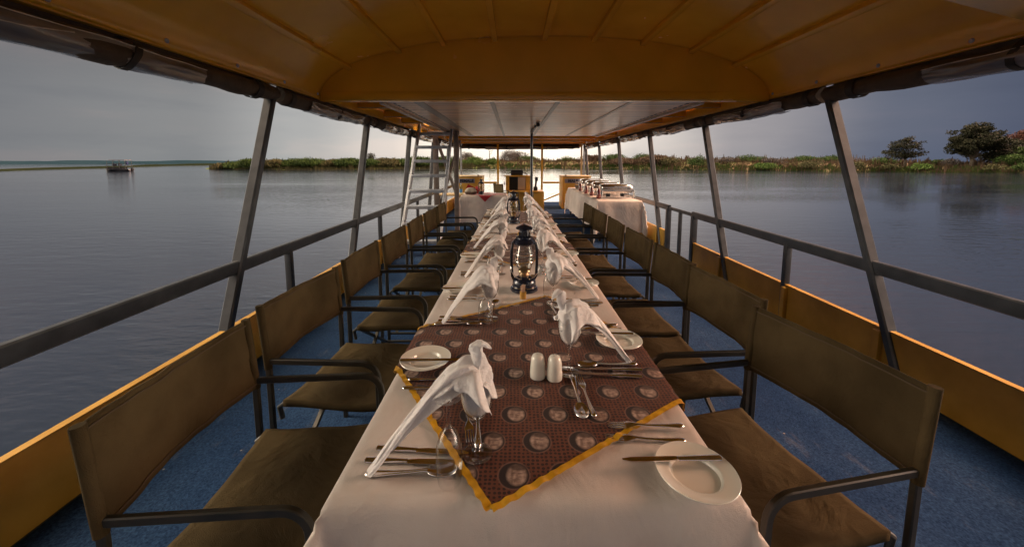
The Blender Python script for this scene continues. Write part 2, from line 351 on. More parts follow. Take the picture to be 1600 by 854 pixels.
def water_mat():
    m = bpy.data.materials.new('river_water'); m.use_nodes = True; nt = m.node_tree; N, L = nt.nodes, nt.links
    b = N['Principled BSDF']; b.inputs['Base Color'].default_value = (.014, .021, .038, 1); b.inputs['Specular IOR Level'].default_value = 1.0; b.inputs['Roughness'].default_value = .04; b.inputs['IOR'].default_value = 1.33
    tc = N.new('ShaderNodeTexCoord'); hs = []
    for sc, rot, st, w in (((.9, 2.6, 1), .25, 1.2, .5), ((2.2, 7.0, 1), .12, 1.5, .22), ((.10, .30, 1), .5, 1.0, .9), ((5, 13, 1), -.2, 1.5, .07)):
        mp = N.new('ShaderNodeMapping'); mp.inputs['Scale'].default_value = sc; mp.inputs['Rotation'].default_value = (0, 0, rot); L.new(tc.outputs['Object'], mp.inputs[0])
        nz = N.new('ShaderNodeTexNoise'); nz.inputs['Scale'].default_value = st; nz.inputs['Detail'].default_value = 2; L.new(mp.outputs[0], nz.inputs['Vector'])
        ml = N.new('ShaderNodeMath'); ml.operation = 'MULTIPLY'; ml.inputs[1].default_value = w; L.new(nz.outputs['Fac'], ml.inputs[0]); hs.append(ml.outputs[0])
    h = hs[0]
    for k in hs[1:]:
        a = N.new('ShaderNodeMath'); a.operation = 'ADD'; L.new(h, a.inputs[0]); L.new(k, a.inputs[1]); h = a.outputs[0]
    # calm and ruffled patches
    mp = N.new('ShaderNodeMapping'); mp.inputs['Scale'].default_value = (.02, .06, 1); L.new(tc.outputs['Object'], mp.inputs[0])
    nz = N.new('ShaderNodeTexNoise'); nz.inputs['Scale'].default_value = 2; nz.inputs['Detail'].default_value = 3; L.new(mp.outputs[0], nz.inputs['Vector'])
    mr = N.new('ShaderNodeMapRange'); mr.inputs['From Min'].default_value = .35; mr.inputs['From Max'].default_value = .65; mr.inputs['To Min'].default_value = .2; mr.inputs['To Max'].default_value = 1.0; L.new(nz.outputs['Fac'], mr.inputs['Value'])
    bp = N.new('ShaderNodeBump'); bp.inputs['Distance'].default_value = .05; L.new(mr.outputs[0], bp.inputs['Strength']); L.new(h, bp.inputs['Height']); L.new(bp.outputs[0], b.inputs['Normal'])
    return m
WATER = water_mat()

# ------------------------------------------------------------------ water, banks, sky-line
WZ = -0.75
def wx(px, d): return (px - 803) * d / 590          # metres right of the keel line for something seen at column px, d metres ahead
g = G(); S = 3500
g.add([(-S, -S, WZ), (S, -S, WZ), (S, S, WZ), (-S, S, WZ)], [(0, 1, 2, 3)])
tag(g.build('river_water', WATER, smooth=0), kind='structure')

GRASS_BANK = pm('dry_and_green_grass', (.050, .062, .020), (.150, .110, .068), rough=.95, nscale=.16, bump=.8, bscale=2, spec=.1, detail=8, stops=(.40, .60))
GREEN_BANK = pm('green_reed_ground', (.040, .075, .018), (.095, .115, .035), rough=.95, nscale=.2, bump=.8, bscale=2, spec=.1, detail=8)
FAR_HILL = pm('hazy_hill_scrub', (.012, .028, .042), (.016, .034, .048), rough=1, nscale=.02, spec=0)  # blue of the distant air painted into the hill colour
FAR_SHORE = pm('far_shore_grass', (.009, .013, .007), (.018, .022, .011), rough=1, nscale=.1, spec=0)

def shore_fn(line):
    xs = [p[0] for p in line]; ds = [p[1] for p in line]
    return lambda px: float(np.interp(px, xs, ds))
RIGHT = [(640, 175), (720, 158), (800, 152), (900, 135), (1000, 122), (1150, 108), (1300, 96), (1450, 86), (1600, 78), (1900, 62), (2500, 46), (3600, 36)]
LEFT = [(322, 128), (370, 121), (440, 117), (600, 124), (690, 138), (760, 158)]
shR, shL = shore_fn(RIGHT), shore_fn(LEFT)
def bank_h(t, s, top, seed):
    base = min(1, max(0, t / 9)) ** .7
    n = mnoise.fractal(Vector((s * .045, t * .12, seed)), 1, 2, 5)
    return -.25 + base * (top + .45 * n) + .25 * mnoise.noise(Vector((s * .3, t * .4, seed + 3)))
def bank(name, fn, a, b, n, tmax, topfn, seed, mat, rows=18):
    g = G()
    def pt(u, v):
        px = a + (b - a) * u; d = fn(px); t = tmax * v ** 1.8 - 1.5
        px2 = px + 0; X, Y = wx(px2, d), d; L_ = math.hypot(X, Y); wob = 1.6 * mnoise.noise(Vector((px * .05, 0, seed)))
        k = (L_ + t + wob) / L_
        return (X * k, Y * k, WZ + bank_h(t, px * .25, topfn(px), seed))
    g.grid(pt, n, rows); return tag(g.build(name, mat, smooth=180), kind='structure')
topR = lambda px: float(np.interp(px, [640, 760, 900, 1000, 1300, 1450, 1600, 2500, 3600], [2.9, 2.9, 3.0, 3.1, 2.3, 1.9, 1.7, 1.6, 1.6]))
topL = lambda px: float(np.interp(px, [322, 350, 400, 440, 600, 760], [.3, 1.5, 1.9, 1.9, 2.0, 1.9]))
bank('river_bank', shR, 640, 3600, 420, 140, topR, 1.0, GRASS_BANK)
bank('reed_island', shL, 322, 760, 150, 30, topL, 5.0, GREEN_BANK)
# far low shore and the blue line of hills behind it on the left
g = G()
def fs(u, v):
    px = -2600 + u * 3000; d = float(np.interp(px, [-2600, -900, 0, 180, 330, 400], [40, 66, 92, 150, 320, 420]))
    X, Y = wx(px, d), d; k = 1 + v * .25
    return (X * k, Y * k, WZ - .1 + [0, .45, .5, .4][min(3, int(v * 3 + .5))] * (1 + .3 * mnoise.noise(Vector((px * .05, 0, 1)))) * (d / 110))
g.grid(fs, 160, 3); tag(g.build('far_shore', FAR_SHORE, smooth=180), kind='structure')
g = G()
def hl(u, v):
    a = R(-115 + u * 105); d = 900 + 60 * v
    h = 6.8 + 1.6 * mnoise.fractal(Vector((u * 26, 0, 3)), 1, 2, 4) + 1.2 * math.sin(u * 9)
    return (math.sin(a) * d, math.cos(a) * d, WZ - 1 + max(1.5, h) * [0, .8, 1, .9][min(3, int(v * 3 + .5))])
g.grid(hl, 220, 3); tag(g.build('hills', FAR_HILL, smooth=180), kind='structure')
# ground under everything so no bottomless edge shows
g = G(); g.add([(-S, -S, -6), (S, -S, -6), (S, S, -6), (-S, S, -6)], [(0, 1, 2, 3)]); tag(g.build('river_bed', FAR_SHORE, smooth=0), kind='structure')

# ---------------- vegetation
def leafmat(name, c1, c2, sat=1): return pm(name, c1, c2, rough=.75, nscale=.45, spec=.2, island=True, stops=(.2, .8))
L_GREEN = leafmat('green_leaves', (.016, .036, .008), (.052, .092, .020))
L_LIME = leafmat('bright_reed_leaves', (.034, .074, .014), (.095, .145, .034))
L_DARK = leafmat('dark_leaves', (.008, .010, .005), (.025, .026, .012))
L_BROWN = leafmat('brown_twigs', (.050, .034, .022), (.120, .082, .055))
L_OLIVE = leafmat('olive_leaves', (.034, .038, .015), (.095, .090, .040))
L_RUST = leafmat('rust_leaves', (.042, .018, .014), (.085, .034, .025))
L_GREY = leafmat('grey_violet_scrub', (.050, .045, .044), (.105, .092, .085))
BARK = pm('bark', (.05, .038, .028), (.10, .08, .06), rough=.95, nscale=3, bump=.6, bscale=10)
def leaves(clumps, n, size, rng, flat=.5, up=False, elong=1.0):
    """n leaf quads spread through each ellipsoid clump (c, r)"""
    V = []; 
    for c, r in clumps:
        c = np.array(c); r = np.array(r)
        k = max(4, int(n * (r.prod() ** (2 / 3))))
        d = rng.normal(size=(k, 3)); d /= np.linalg.norm(d, axis=1)[:, None]
        rad = rng.uniform(0.25, 1, size=(k, 1)) ** .45 * (1 + .16 * rng.normal(size=(k, 1)))
        p = c + d * rad * r
        a = rng.normal(size=(k, 3)); b = rng.normal(size=(k, 3))
        if up: a = np.array([0, 0, 1]) + .35 * rng.normal(size=(k, 3)); b[:, 2] *= .2
        a /= np.linalg.norm(a, axis=1)[:, None]; b -= (a * b).sum(1)[:, None] * a; b /= np.linalg.norm(b, axis=1)[:, None]
        sz = size * rng.uniform(.5, 1.4, size=(k, 1))
        a = a * sz * elong; b = b * sz * flat
        V.append(np.stack([p - a, p + b * 1.0, p + a, p - b * 1.0], 1).reshape(-1, 3))
    V = np.concatenate(V); return V
def leafobj(name, V, mat, parent=None):
    me = bpy.data.meshes.new(name); n = len(V) // 4
    me.from_pydata(V.tolist(), [], [(4*i, 4*i+1, 4*i+2, 4*i+3) for i in range(n)])
    me.materials.append(mat); o = bpy.data.objects.new(name, me); col.objects.link(o)
    if parent: o.parent = parent
    return o
def shrub(px, d, w, h, mat, label, seed, z0=0.0, name='riverside_bush', group='bushes along the river bank', up=False, leaf=.17, n=150):
    rng = np.random.default_rng(seed); root = empty(name, (wx(px, d), d, WZ + z0), 0, label, 'bush', group)
    cl = []
    for k in range(7):
        a = rng.uniform(0, 6.28); q = rng.uniform(.1, .62)
        cl.append(((math.cos(a) * q * w / 2, math.sin(a) * q * w / 2, h * rng.uniform(.30, .66)), (w * rng.uniform(.16, .28), w * rng.uniform(.16, .28), h * rng.uniform(.24, .36))))
    cl.append(((0, 0, h * .3), (w * .42, w * .42, h * .32)))
    leafobj('foliage', leaves(cl, n, leaf, rng, .45, up, 1.6 if up else 1.0), mat, root)
    g = G()
    for k in range(4):
        a = rng.uniform(0, 6.28); g.tube([(0, 0, -.5), (math.cos(a) * w * .1, math.sin(a) * w * .1, h * .3), (math.cos(a) * w * .25, math.sin(a) * w * .25, h * .65)], .05, 5, scales=[1, .7, .3])
    g.build('stem', BARK, root); return root
def tree(px, d, z0, h, w, trunk_h, clumps, mat, label, seed, name='savanna_tree', n=30, leaf=.32, tr=.3, group=None):
    rng = np.random.default_rng(seed); root = empty(name, (wx(px, d), d, WZ + z0), 0, label, 'tree', group)
    g = G(); g.tube([(0, 0, -1), (.1, 0, trunk_h * .5), (.0, .1, trunk_h), (.15, 0, trunk_h * 1.25)], tr, 8, scales=[1.3, 1, .85, .6])
    cl = []
    for (cx, cz, rx, rz) in clumps:
        for q in range(8):
            cl.append(((cx + rng.normal() * rx * .5, rng.normal() * rx * .6, cz + rng.normal() * rz * .45), (rx * rng.uniform(.45, .7), rx * rng.uniform(.45, .7), rz * rng.uniform(.4, .65))))
        g.tube([(0, 0, trunk_h * .85), (cx * .45, 0, trunk_h + (cz - trunk_h) * .55), (cx, 0, cz)], tr * .5, 6, scales=[1, .6, .25])
    g.build('trunk', BARK, root)
    leafobj('crown', leaves(cl, n, leaf, rng, .5), mat, root); return root

# trees on the right bank
tree(1410, 92, 1.6, 6, 9, 1.6, [(-3.8, 3.0, 1.5, .5), (-2.6, 4.3, 1.4, .7), (-1.5, 5.7, 1.3, .8), (.2, 6.0, 1.3, .7), (1.2, 5.3, 1.4, .7), (2.6, 4.3, 1.4, .6), (3.3, 3.0, 1.2, .5), (0, 4.4, 2.2, 1.2), (-.6, 3.2, 2.6, 1.1), (-1.0, 2.2, 1.8, .7), (1.6, 2.2, 1.5, .6)], L_DARK,
     'spreading thorn tree with flat ragged layers standing alone against the sky', 11, n=170, leaf=.15, tr=.22)
tree(1514, 88, 1.2, 10, 11, 2.2, [(-4.2, 4.6, 1.5, 1.0), (-3.6, 6.0, 1.7, 1.1), (-2.2, 7.6, 1.8, 1.2), (-.5, 8.9, 1.8, 1.1), (1.0, 8.5, 1.9, 1.2), (2.6, 7.2, 1.9, 1.3), (3.8, 5.9, 1.9, 1.3), (4.8, 4.6, 1.9, 1.4), (0, 6.2, 2.8, 1.8), (-2.2, 5.0, 2.0, 1.3), (-3.2, 3.5, 1.7, 1.0), (4.0, 3.2, 2.0, 1.4), (-1.4, 3.8, 1.6, .9), (2.4, 4.8, 2.2, 1.5)], L_DARK,
     'largest dark tree with a rounded dome crown and sky showing under it', 12, n=230, leaf=.20, tr=.42)
tree(1556, 96, 1.2, 7, 6, 1.2, [(0, 4.4, 2.6, 1.8), (-1.6, 2.8, 2.0, 1.4), (1.8, 3.2, 2.2, 1.6), (.4, 6.0, 2.0, 1.2), (3.4, 4.2, 2.0, 1.4)], L_DARK,
     'low dark bushy tree filling in beside the large domed tree', 13, n=200, leaf=.2)
tree(1590, 100, 1.6, 9, 8, 3.4, [(-2.6, 6.8, 1.6, .9), (-1.4, 7.7, 1.6, .8), (.2, 8.3, 1.8, .8), (2.2, 7.4, 1.8, .8), (-.6, 6.2, 1.4, .6), (4, 6.8, 1.6, .8)], L_RUST,
     'rust red tree rising behind the green bushes at the edge of the view', 14, n=130, leaf=.2)
tree(1590, 84, 1.0, 5, 6, .8, [(-1.8, 2.2, 1.8, 1.3), (.6, 3.2, 2.0, 1.4), (2.4, 2.4, 1.9, 1.3), (0, 1.6, 2.0, 1.1)], L_GREEN,
     'dense green bushy tree low in front of the rust red tree', 15, n=190, leaf=.19)
tree(1578, 90, 1.2, 5, 8, .8, [(-2.4, 2.4, 1.8, 1.4), (-.8, 3.6, 2.0, 1.4), (1.4, 3.4, 2.2, 1.5), (3, 2.6, 2, 1.4), (0, 1.4, 2.6, 1.2)], L_DARK, 'dark rounded tree mass joining the domed tree to the right edge', 17, n=190, leaf=.2)
tree(1700, 80, 1.0, 8, 8, 1.5, [(-2, 4, 2, 1.5), (0, 5.4, 2.2, 1.5), (2, 4.2, 2, 1.4), (0, 2.6, 2.4, 1.4)], L_DARK, 'dark tree on the right bank beyond the edge of the photo', 16, n=16, leaf=.35)
# bushes: (column, distance, width, height, material, height of the ground there, label)
BUSHES = [
 (1000, 132, 9, 3.3, L_GREEN, 2.3, 'dark green bush just right of the buffet end post'),
 (958, 138, 10, 3.2, L_GREEN, 2.4, 'green bush mound above dry reeds past the buffet'),
 (925, 142, 8, 2.8, L_BROWN, 2.4, 'bare brown thicket behind the bow corner posts'),
 (975, 130, 11, 2.6, L_BROWN, 1.6, 'pale brown dry thicket low on the bank beyond the buffet'),
 (1020, 126, 12, 3.2, L_BROWN, 2.1, 'wide brown thicket topped by twigs right of centre'),
 (1045, 122, 9, 3.0, L_OLIVE, 1.4, 'olive bush leaning over the water right of centre'),
 (1088, 114, 6.5, 3.6, L_GREEN, 1.2, 'tall bright green bush beside the second right post'),
 (1130, 118, 9, 2.6, L_GREY, 1.7, 'grey leafless scrub right of the tall green bush'),
 (1172, 116, 9, 3.0, L_GREEN, 2.0, 'rounded dark green bush above the grass tussocks'),
 (1206, 110, 8, 2.3, L_GREY, 1.6, 'low grey scrub between two green bushes'),
 (1195, 104, 7, 1.6, L_LIME, .6, 'low lime green tussock at the waterline'),
 (1250, 112, 12, 2.7, L_GREEN, 1.9, 'long even green bush left of the nearest right post'),
 (1290, 110, 10, 2.8, L_GREEN, 1.9, 'long flat green bush behind the nearest right post'),
 (1262, 100, 7, 2.2, L_OLIVE, .7, 'olive tussock below the long green bush'),
 (1335, 92, 4.5, 2.0, L_OLIVE, .8, 'round olive tussock on its own near the waterline'),
 (1388, 90, 4, 1.7, L_OLIVE, .7, 'small rounded green tussock before the thorn tree'),
 (1375, 98, 7, 2.2, L_GREEN, 1.5, 'green bush left of the thorn tree'),
 (1432, 88, 5, 1.5, L_LIME, .6, 'light green tussock under the thorn tree'),
 (1458, 94, 6, 2.0, L_GREEN, 1.3, 'green bush between thorn tree and domed tree'),
 (1478, 90, 4.5, 2.4, L_GREY, 1.0, 'grey brown scrub left of the domed tree trunk'),
 (1548, 81, 4, 1.5, L_OLIVE, .6, 'olive tussock at the waterline below the domed tree'),
 (1592, 78, 4, 1.5, L_GREEN, .6, 'green tussock at the right edge of the water'),
 (742, 160, 12, 4.2, L_LIME, .9, 'tall bright green reed clump left of the bow post'),
 (768, 160, 8, 3.6, L_LIME, .9, 'bright green reed clump directly behind the bow post'),
 (725, 163, 9, 2.6, L_LIME, .8, 'low green reed clump at the left of the bow opening'),
 (800, 172, 17, 5.4, L_GREY, 2.6, 'large grey violet thicket dome over the dry bank'),
 (826, 165, 10, 3.8, L_GREEN, 2.3, 'green bush on the slope of the grey thicket'),
 (728, 185, 9, 5.2, L_GREY, 2.6, 'dark grey thicket behind the reed clumps'),
 (885, 150, 8, 2.4, L_GREEN, 2.3, 'small rounded green bush on the dry bank'),
 (580, 150, 5, 4.2, L_DARK, 2.0, 'small dark tree like bush on the island sky line'),
]
for i, (px, d, w, h, m, z0, lb) in enumerate(BUSHES):
    reed = m in (L_LIME,) ; shrub(px, d, w, h, m, lb, 100 + i, z0, up=reed or m is L_BROWN, leaf=.17 if m is not L_BROWN else .22)
ISL = [(352, 124, 7, 2.2, L_OLIVE, .1), (372, 123, 9, 2.6, L_GREEN, .3), (398, 120, 9, 2.8, L_GREEN, .7), (428, 119, 9, 2.6, L_OLIVE, .9), (455, 121, 10, 3.2, L_GREEN, .9), (486, 122, 12, 3.0, L_GREEN, 1.1),
       (515, 124, 10, 2.6, L_OLIVE, 1.0), (545, 124, 10, 2.9, L_GREEN, 1.0), (575, 126, 11, 2.7, L_GREEN, .9), (604, 128, 10, 3.0, L_OLIVE, .9), (632, 132, 10, 3.0, L_GREEN, 1.1), (662, 137, 13, 3.6, L_GREEN, 1.2), (690, 142, 12, 3.8, L_GREEN, 1.2)]
ISL_T = ['at the tip of the reed island', 'second from the tip of the reed island', 'left of the nearest left post', 'hidden partly by the nearest left post', 'just right of the nearest left post', 'tallest on the middle of the island', 'olive and dry in the middle of the island',
         'left of the second left post', 'right of the second left post', 'olive, before the third left post', 'behind the third left post', 'seen between the ladder rungs', 'seen by the right stile of the ladder']
for i, ((px, d, w, h, m, z0), t) in enumerate(zip(ISL, ISL_T)):
    shrub(px, d, w, h, m, 'green reed thicket ' + t, 300 + i, z0, 'reed_thicket', 'reed thickets on the left island', True, .20)
# bare tree over the bow
root = empty('dead_tree', (wx(765, 165), 165, WZ + 2.4), 0, 'thin bare dead tree sticking up over the bow reeds', 'tree')
g = G(); g.tube([(0, 0, -1), (0.1, 0, 3), (-.1, 0, 5.4), (-.5, 0, 7)], .16, 6, scales=[1.2, 1, .7, .4]); g.build('trunk', BARK, root)
g = G()
for (z, dx, dz) in ((3.2, 1.2, 1.4), (4.4, 1.6, 1.0), (5, -1.0, 1.2), (5.6, .9, 1.3), (6.3, -.9, .8)): g.tube([(0, 0, z), (dx * .6, .2, z + dz * .4), (dx, .3, z + dz)], .09, 5, scales=[1, .8, .4])
g.build('branch', BARK, root)
rng = np.random.default_rng(5)
leafobj('sparse_leaves', leaves([((.8, 0, 5.2), (.9, .8, .6)), ((-.6, 0, 6.6), (.9, .7, .7))], 10, .2, rng), L_GREY, root)

# reeds and grasses fringing both banks: uncountable
def fringe(name, fn, a, b, n, mat, seed, hmin, hmax, tmax, topfn, label):
    rng = np.random.default_rng(seed); V = []
    px = rng.uniform(a, b, n); t = rng.uniform(-1.2, tmax, n); hh = rng.uniform(hmin, hmax, n)
    for i in range(n):
        d = fn(px[i]); X, Y = wx(px[i], d), d; L_ = math.hypot(X, Y); wob = 1.6 * mnoise.noise(Vector((px[i] * .05, 0, seed % 7)))
        k = (L_ + t[i]) / L_; z = WZ + max(-.1, bank_h(t[i], px[i] * .25, topfn(px[i]), 1.0 if fn is shR else 5.0)) - .15
        x, y = X * k, Y * k; w = .10 + .12 * rng.random(); lean = rng.normal() * .25; h = hh[i] * (.5 + .9 * abs(mnoise.noise(Vector((px[i] * .09, t[i] * .2, seed)))) * 2)
        V += [(x - w, y, z), (x + w, y + .1, z), (x + lean + w * .3, y, z + h), (x + lean - w * .3, y, z + h)]
    o = leafobj(name, np.array(V), mat); return tag(o, label, 'reeds', kind='stuff')
fringe('bank_grass', shR, 690, 1900, 15000, leafmat('dry_grass_blades', (.062, .046, .027), (.140, .102, .064)), 1, .5, 1.5, 24, topR, 'dry brown grass covering the right river bank')
fringe('waterline_reeds', shR, 690, 1900, 15000, leafmat('green_grass_blades', (.024, .048, .010), (.075, .120, .026)), 2, .3, .9, 3.6, topR, 'low green reeds along the right waterline')
fringe('island_reeds', shL, 330, 760, 7000, L_OLIVE, 3, .5, 1.3, 10, topL, 'green reeds fringing the left island')

# ---------------- other boat far off on the left
ob = empty('safari_boat', (wx(190, 96), 96, WZ), R(8), 'small two deck safari boat far off on the left water', 'boat'); ob.scale = (1.0, 1.0, 1.08)
g = G(); g.loft([[(x, y * .2, -.15), (x, y * 1.0, .5), (x, -y * 1.0, .5), (x, -y * .2, -.15)] for x, y in ((-2.9, .35), (-2.4, .95), (0, 1.1), (2.6, 1.1))]); g.build('hull', pm('boat_white_hull', (.03, .03, .05), (.22, .22, .23), rough=.4, nscale=.9), ob)
g = G(); g.box((-.6, 0, .75), (3.2, 1.9, .5)); g.build('lower_cabin', BLACKP, ob)
g = G(); g.box((0, 0, 1.25), (4.3, 2.1, .09)); g.build('upper_deck', GREY_METAL, ob)
g = G()
for x in (-2.0, -.7, .7, 2.0):
    for y in (-1, 1): g.tube([(x, y, .5), (x, y, 2.55)], .04, 6)
g.build('canopy_post', BLACKP, ob)
g = G(); g.box((0.2, 0, 2.6), (3.4, 2.2, .09)); g.build('canopy', pm('boat_canopy', (.16, .12, .11), rough=.8), ob)
g = G()
for y in (-1, 1): g.tube([(-2.1, y, 1.75), (2.1, y, 1.75)], .035, 6)
g.build('deck_rail', BLACKP, ob)
g = G()
SEATM = pm('boat_seats', (.03, .035, .06), rough=.7)
for x, y in ((-1.3, .4), (-.8, -.5), (-.2, .5), (.4, -.4)):
    g = G(); g.box((x, y, 1.55), (.45, .5, .5), bev=.05); g.build('bench_seat', SEATM, ob)
g = G(); g.box((1.75, 0, 1.9), (.35, .5, .75), bev=.08); g.build('helm_console', pm('boat_blue', (.02, .03, .09), rough=.5), ob)
g = G(); g.box((2.75, 0, .45), (.35, .5, .8), bev=.08); g.build('outboard_motor', BLACKP, ob)

# ------------------------------------------------------------------ the boat we sit on
XL, XR, YA, YB = -1.90, 2.47, -3.4, 13.85
boat = empty('river_boat', (0, 0, 0), 0, 'ochre river cruise boat with blue carpeted deck, arched roof and grey rails', 'boat')
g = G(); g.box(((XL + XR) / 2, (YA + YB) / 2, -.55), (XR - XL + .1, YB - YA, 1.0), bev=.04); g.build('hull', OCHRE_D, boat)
g = G(); g.box(((XL + XR) / 2, (YA + YB) / 2, -.025), (XR - XL + .02, YB - YA - .02, .05)); g.build('deck', GREY_METAL, boat)
g = G(); g.grid(lambda u, v: (XL + .025 + (XR - XL - .05) * u, YA + .02 + (YB - YA - .04) * v, .004 + .002 * mnoise.noise(Vector((u * 9, v * 30, 0)))), 24, 80); g.build('deck_carpet', CARPET, boat, smooth=180)
GATE0, GATE1 = 5.15, 5.95
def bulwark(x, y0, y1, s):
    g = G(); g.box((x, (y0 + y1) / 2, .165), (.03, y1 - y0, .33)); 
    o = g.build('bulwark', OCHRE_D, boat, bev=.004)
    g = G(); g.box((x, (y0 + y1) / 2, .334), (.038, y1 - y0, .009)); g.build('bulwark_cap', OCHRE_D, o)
    return o
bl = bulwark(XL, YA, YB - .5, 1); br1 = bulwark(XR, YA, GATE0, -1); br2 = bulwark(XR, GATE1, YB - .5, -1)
PY = [-1.7, .35, 2.40, 4.35, 6.35, 8.40, 10.45, 12.45]
for par, x, s, ys in ((bl, XL, 1, [1.05, 2.40, 3.05, 4.35, 5.3, 6.35, 8.4]), (br1, XR, -1, [.35, 1.4, 2.42, 3.3, 4.38]), (br2, XR, -1, [6.35, 8.4, 10.4])):
    for y in ys:
        g = G(); g.box((x + s * .033, y, .16), (.034, .05, .318), bev=.006); g.build('stiffener', OCHRE_D, par)
RZ = .72
for x, spans in ((XL, [(YA, YB - .6)]), (XR, [(YA, GATE0), (GATE1, YB - .6)])):
    for a, b in spans:
        g = G(); g.bar([(x, a, RZ), (x, b, RZ)], .045, .085); g.build('guard_rail', GREY_METAL, boat)
g = G(); g.bar([(XR, GATE0 + .01, RZ - .005), (XR, GATE1 - .01, RZ - .005)], .03, .05); g.build('gate_rail', GREY_METAL, boat)
# raked roof posts
for x in (XL, XR):
    for y in PY:
        g = G(); dy = .40
        g.bar([(x, y - .14, .02), (x, y + (1.93 - .33) * dy, 1.98)], .075, .055, up=(0, 1, 0)); g.build('roof_post', GREY_METAL, boat)
for x, y, w in ((XL, 3.12, .05), (XL, 5.3, .05), (XL, 7.4, .05), (XL, 1.2, .05), (XR, 1.35, .05), (XR, 3.34, .05), (XR, GATE0 - .03, .07), (XR, 5.55, .045), (XR, GATE1 + .03, .07), (XR, 7.4, .05)):
    g = G(); g.box((x, y, .36), (w, w, .70), bev=.006); g.build('rail_stanchion', GREY_METAL, boat)
# vaulted roof near the stern, flat roof ahead of the arch beam
RXL, RXR, RZE = -1.86, 2.45, 2.045
VC, VH, VR = (RXL + RXR) / 2, (RXR - RXL) / 2, .565
def zv(x):
    t = min(1, abs((x - VC) / VH)); return RZE + VR * (1 - t ** 2.25) ** .5
VY0, VY1 = -3.3, 3.78
g = G()
def vault(u, v):
    x = VC - VH * math.cos(math.pi * u); y = VY0 + (VY1 - VY0) * v
    z = zv(x) + .006 * mnoise.noise(Vector((x * 2.2, y * 1.6, 0))) * min(1, (1 - abs((x - VC) / VH)) * 6)
    return (x, y, z)
g.grid(vault, 72, 60); roof = g.build('vaulted_roof', OCHRE, boat, smooth=180, solid=-.02)
for x in (RXL - .03, RXR + .03):
    g = G(); g.box((x, (VY0 + YB) / 2, 2.105), (.05, YB - VY0, .14), bev=.006); g.build('roof_edge_rail', OCHRE, boat)
for x in (-1.57, -1.09, -.67, -.18, .29, .757, 1.22, 1.68, 2.10):
    g = G(); sl = (zv(x + .02) - zv(x - .02)) / .04
    rot = Matrix.Rotation(-math.atan(sl), 3, 'Y')
    g.box((x, (VY0 + VY1) / 2 - .01, zv(x) - .016), (.05, VY1 - VY0 - .03, .046), rot, bev=.008); g.build('roof_rib', OCHRE, boat)
for x, sg in ((RXL + .004, 1), (RXR - .004, -1)):
    for k in range(9): g = G(); g.lathe([(0, 0), (.011, .001), (.013, .004), (.009, .009), (0, .010)], 10, (0, 0, 0)); n0 = len(g.v) - 50; g.v[n0:] = [(x + sg * (p[2]), -.5 + .52 * k + p[0], 2.075 + p[1]) for p in g.v[n0:]]; g.build('curtain_stud', GALV, boat)
# arch beam
g = G(); ring = []
N_ = 48
top = [(VC - VH * math.cos(math.pi * k / N_)) for k in range(N_ + 1)]
pts = [(x, zv(x) + .008) for x in top]
f_ = [(x, 3.72, z) for x, z in pts] + [(RXR, 3.72, 2.02), (RXL, 3.72, 2.02)]
b_ = [(x, 3.80, z) for x, y, z in [(p[0], 0, p[1]) for p in pts]] + [(RXR, 3.80, 2.02), (RXL, 3.80, 2.02)]
n_ = len(f_); g.add(f_ + b_, [tuple(range(n_)), tuple(range(2 * n_ - 1, n_ - 1, -1))] + [(i, (i + 1) % n_, (i + 1) % n_ + n_, i + n_) for i in range(n_)])
arch = g.build('arch_beam', OCHRE, boat, smooth=30)
g = G(); g.box((VC, 3.745, 2.065), (RXR - RXL - .01, .07, .075), bev=.006); g.build('beam_flange', OCHRE, arch)
# stern crossbeam that shows at the top right
g = G(); g.bar([(1.30, 1.20, 2.04), (2.44, 1.64, 2.06)], .30, .05); hb = g.build('roof_hatch_brace', OCHRE, boat)
g = G(); g.box((1.42, 1.25, 2.28), (.04, .04, .46), bev=.005); g.build('hanger', OCHRE, hb)
# flat roof in pieces round the ladder hatch
FZ = 2.16
HX0, HX1, HY0, HY1 = -1.72, -1.16, 7.15, 7.75
for x0, x1, y0, y1 in ((RXL, RXR, 3.80, HY0), (RXL, HX0, HY0, HY1), (HX1, RXR, HY0, HY1), (RXL, RXR, HY1, YB)):
    g = G(); g.box(((x0 + x1) / 2, (y0 + y1) / 2, FZ + .02), (x1 - x0, y1 - y0, .04)); g.build('flat_roof', OCHRE_B if y0 >= HY0 else OCHRE, boat)
for y in (4.6, 5.5, 6.35, 9.1, 10.4, 11.7, 13.0):
    g = G(); g.box((VC, y, FZ - .045), (RXR - RXL - .02, .07, .088), bev=.006); bm_ = g.build('roof_crossbeam', OCHRE, boat)
    g = G(); g.box((VC, y - .0365, FZ - .083), (RXR - RXL - .03, .004, .010)); g.build('worn_edge', PALE_EDGE, bm_)
g = G(); g.box((VC, YB - .12, 2.06), (RXR - RXL, .08, .16), bev=.006); g.build('bow_roof_beam', OCHRE, boat)
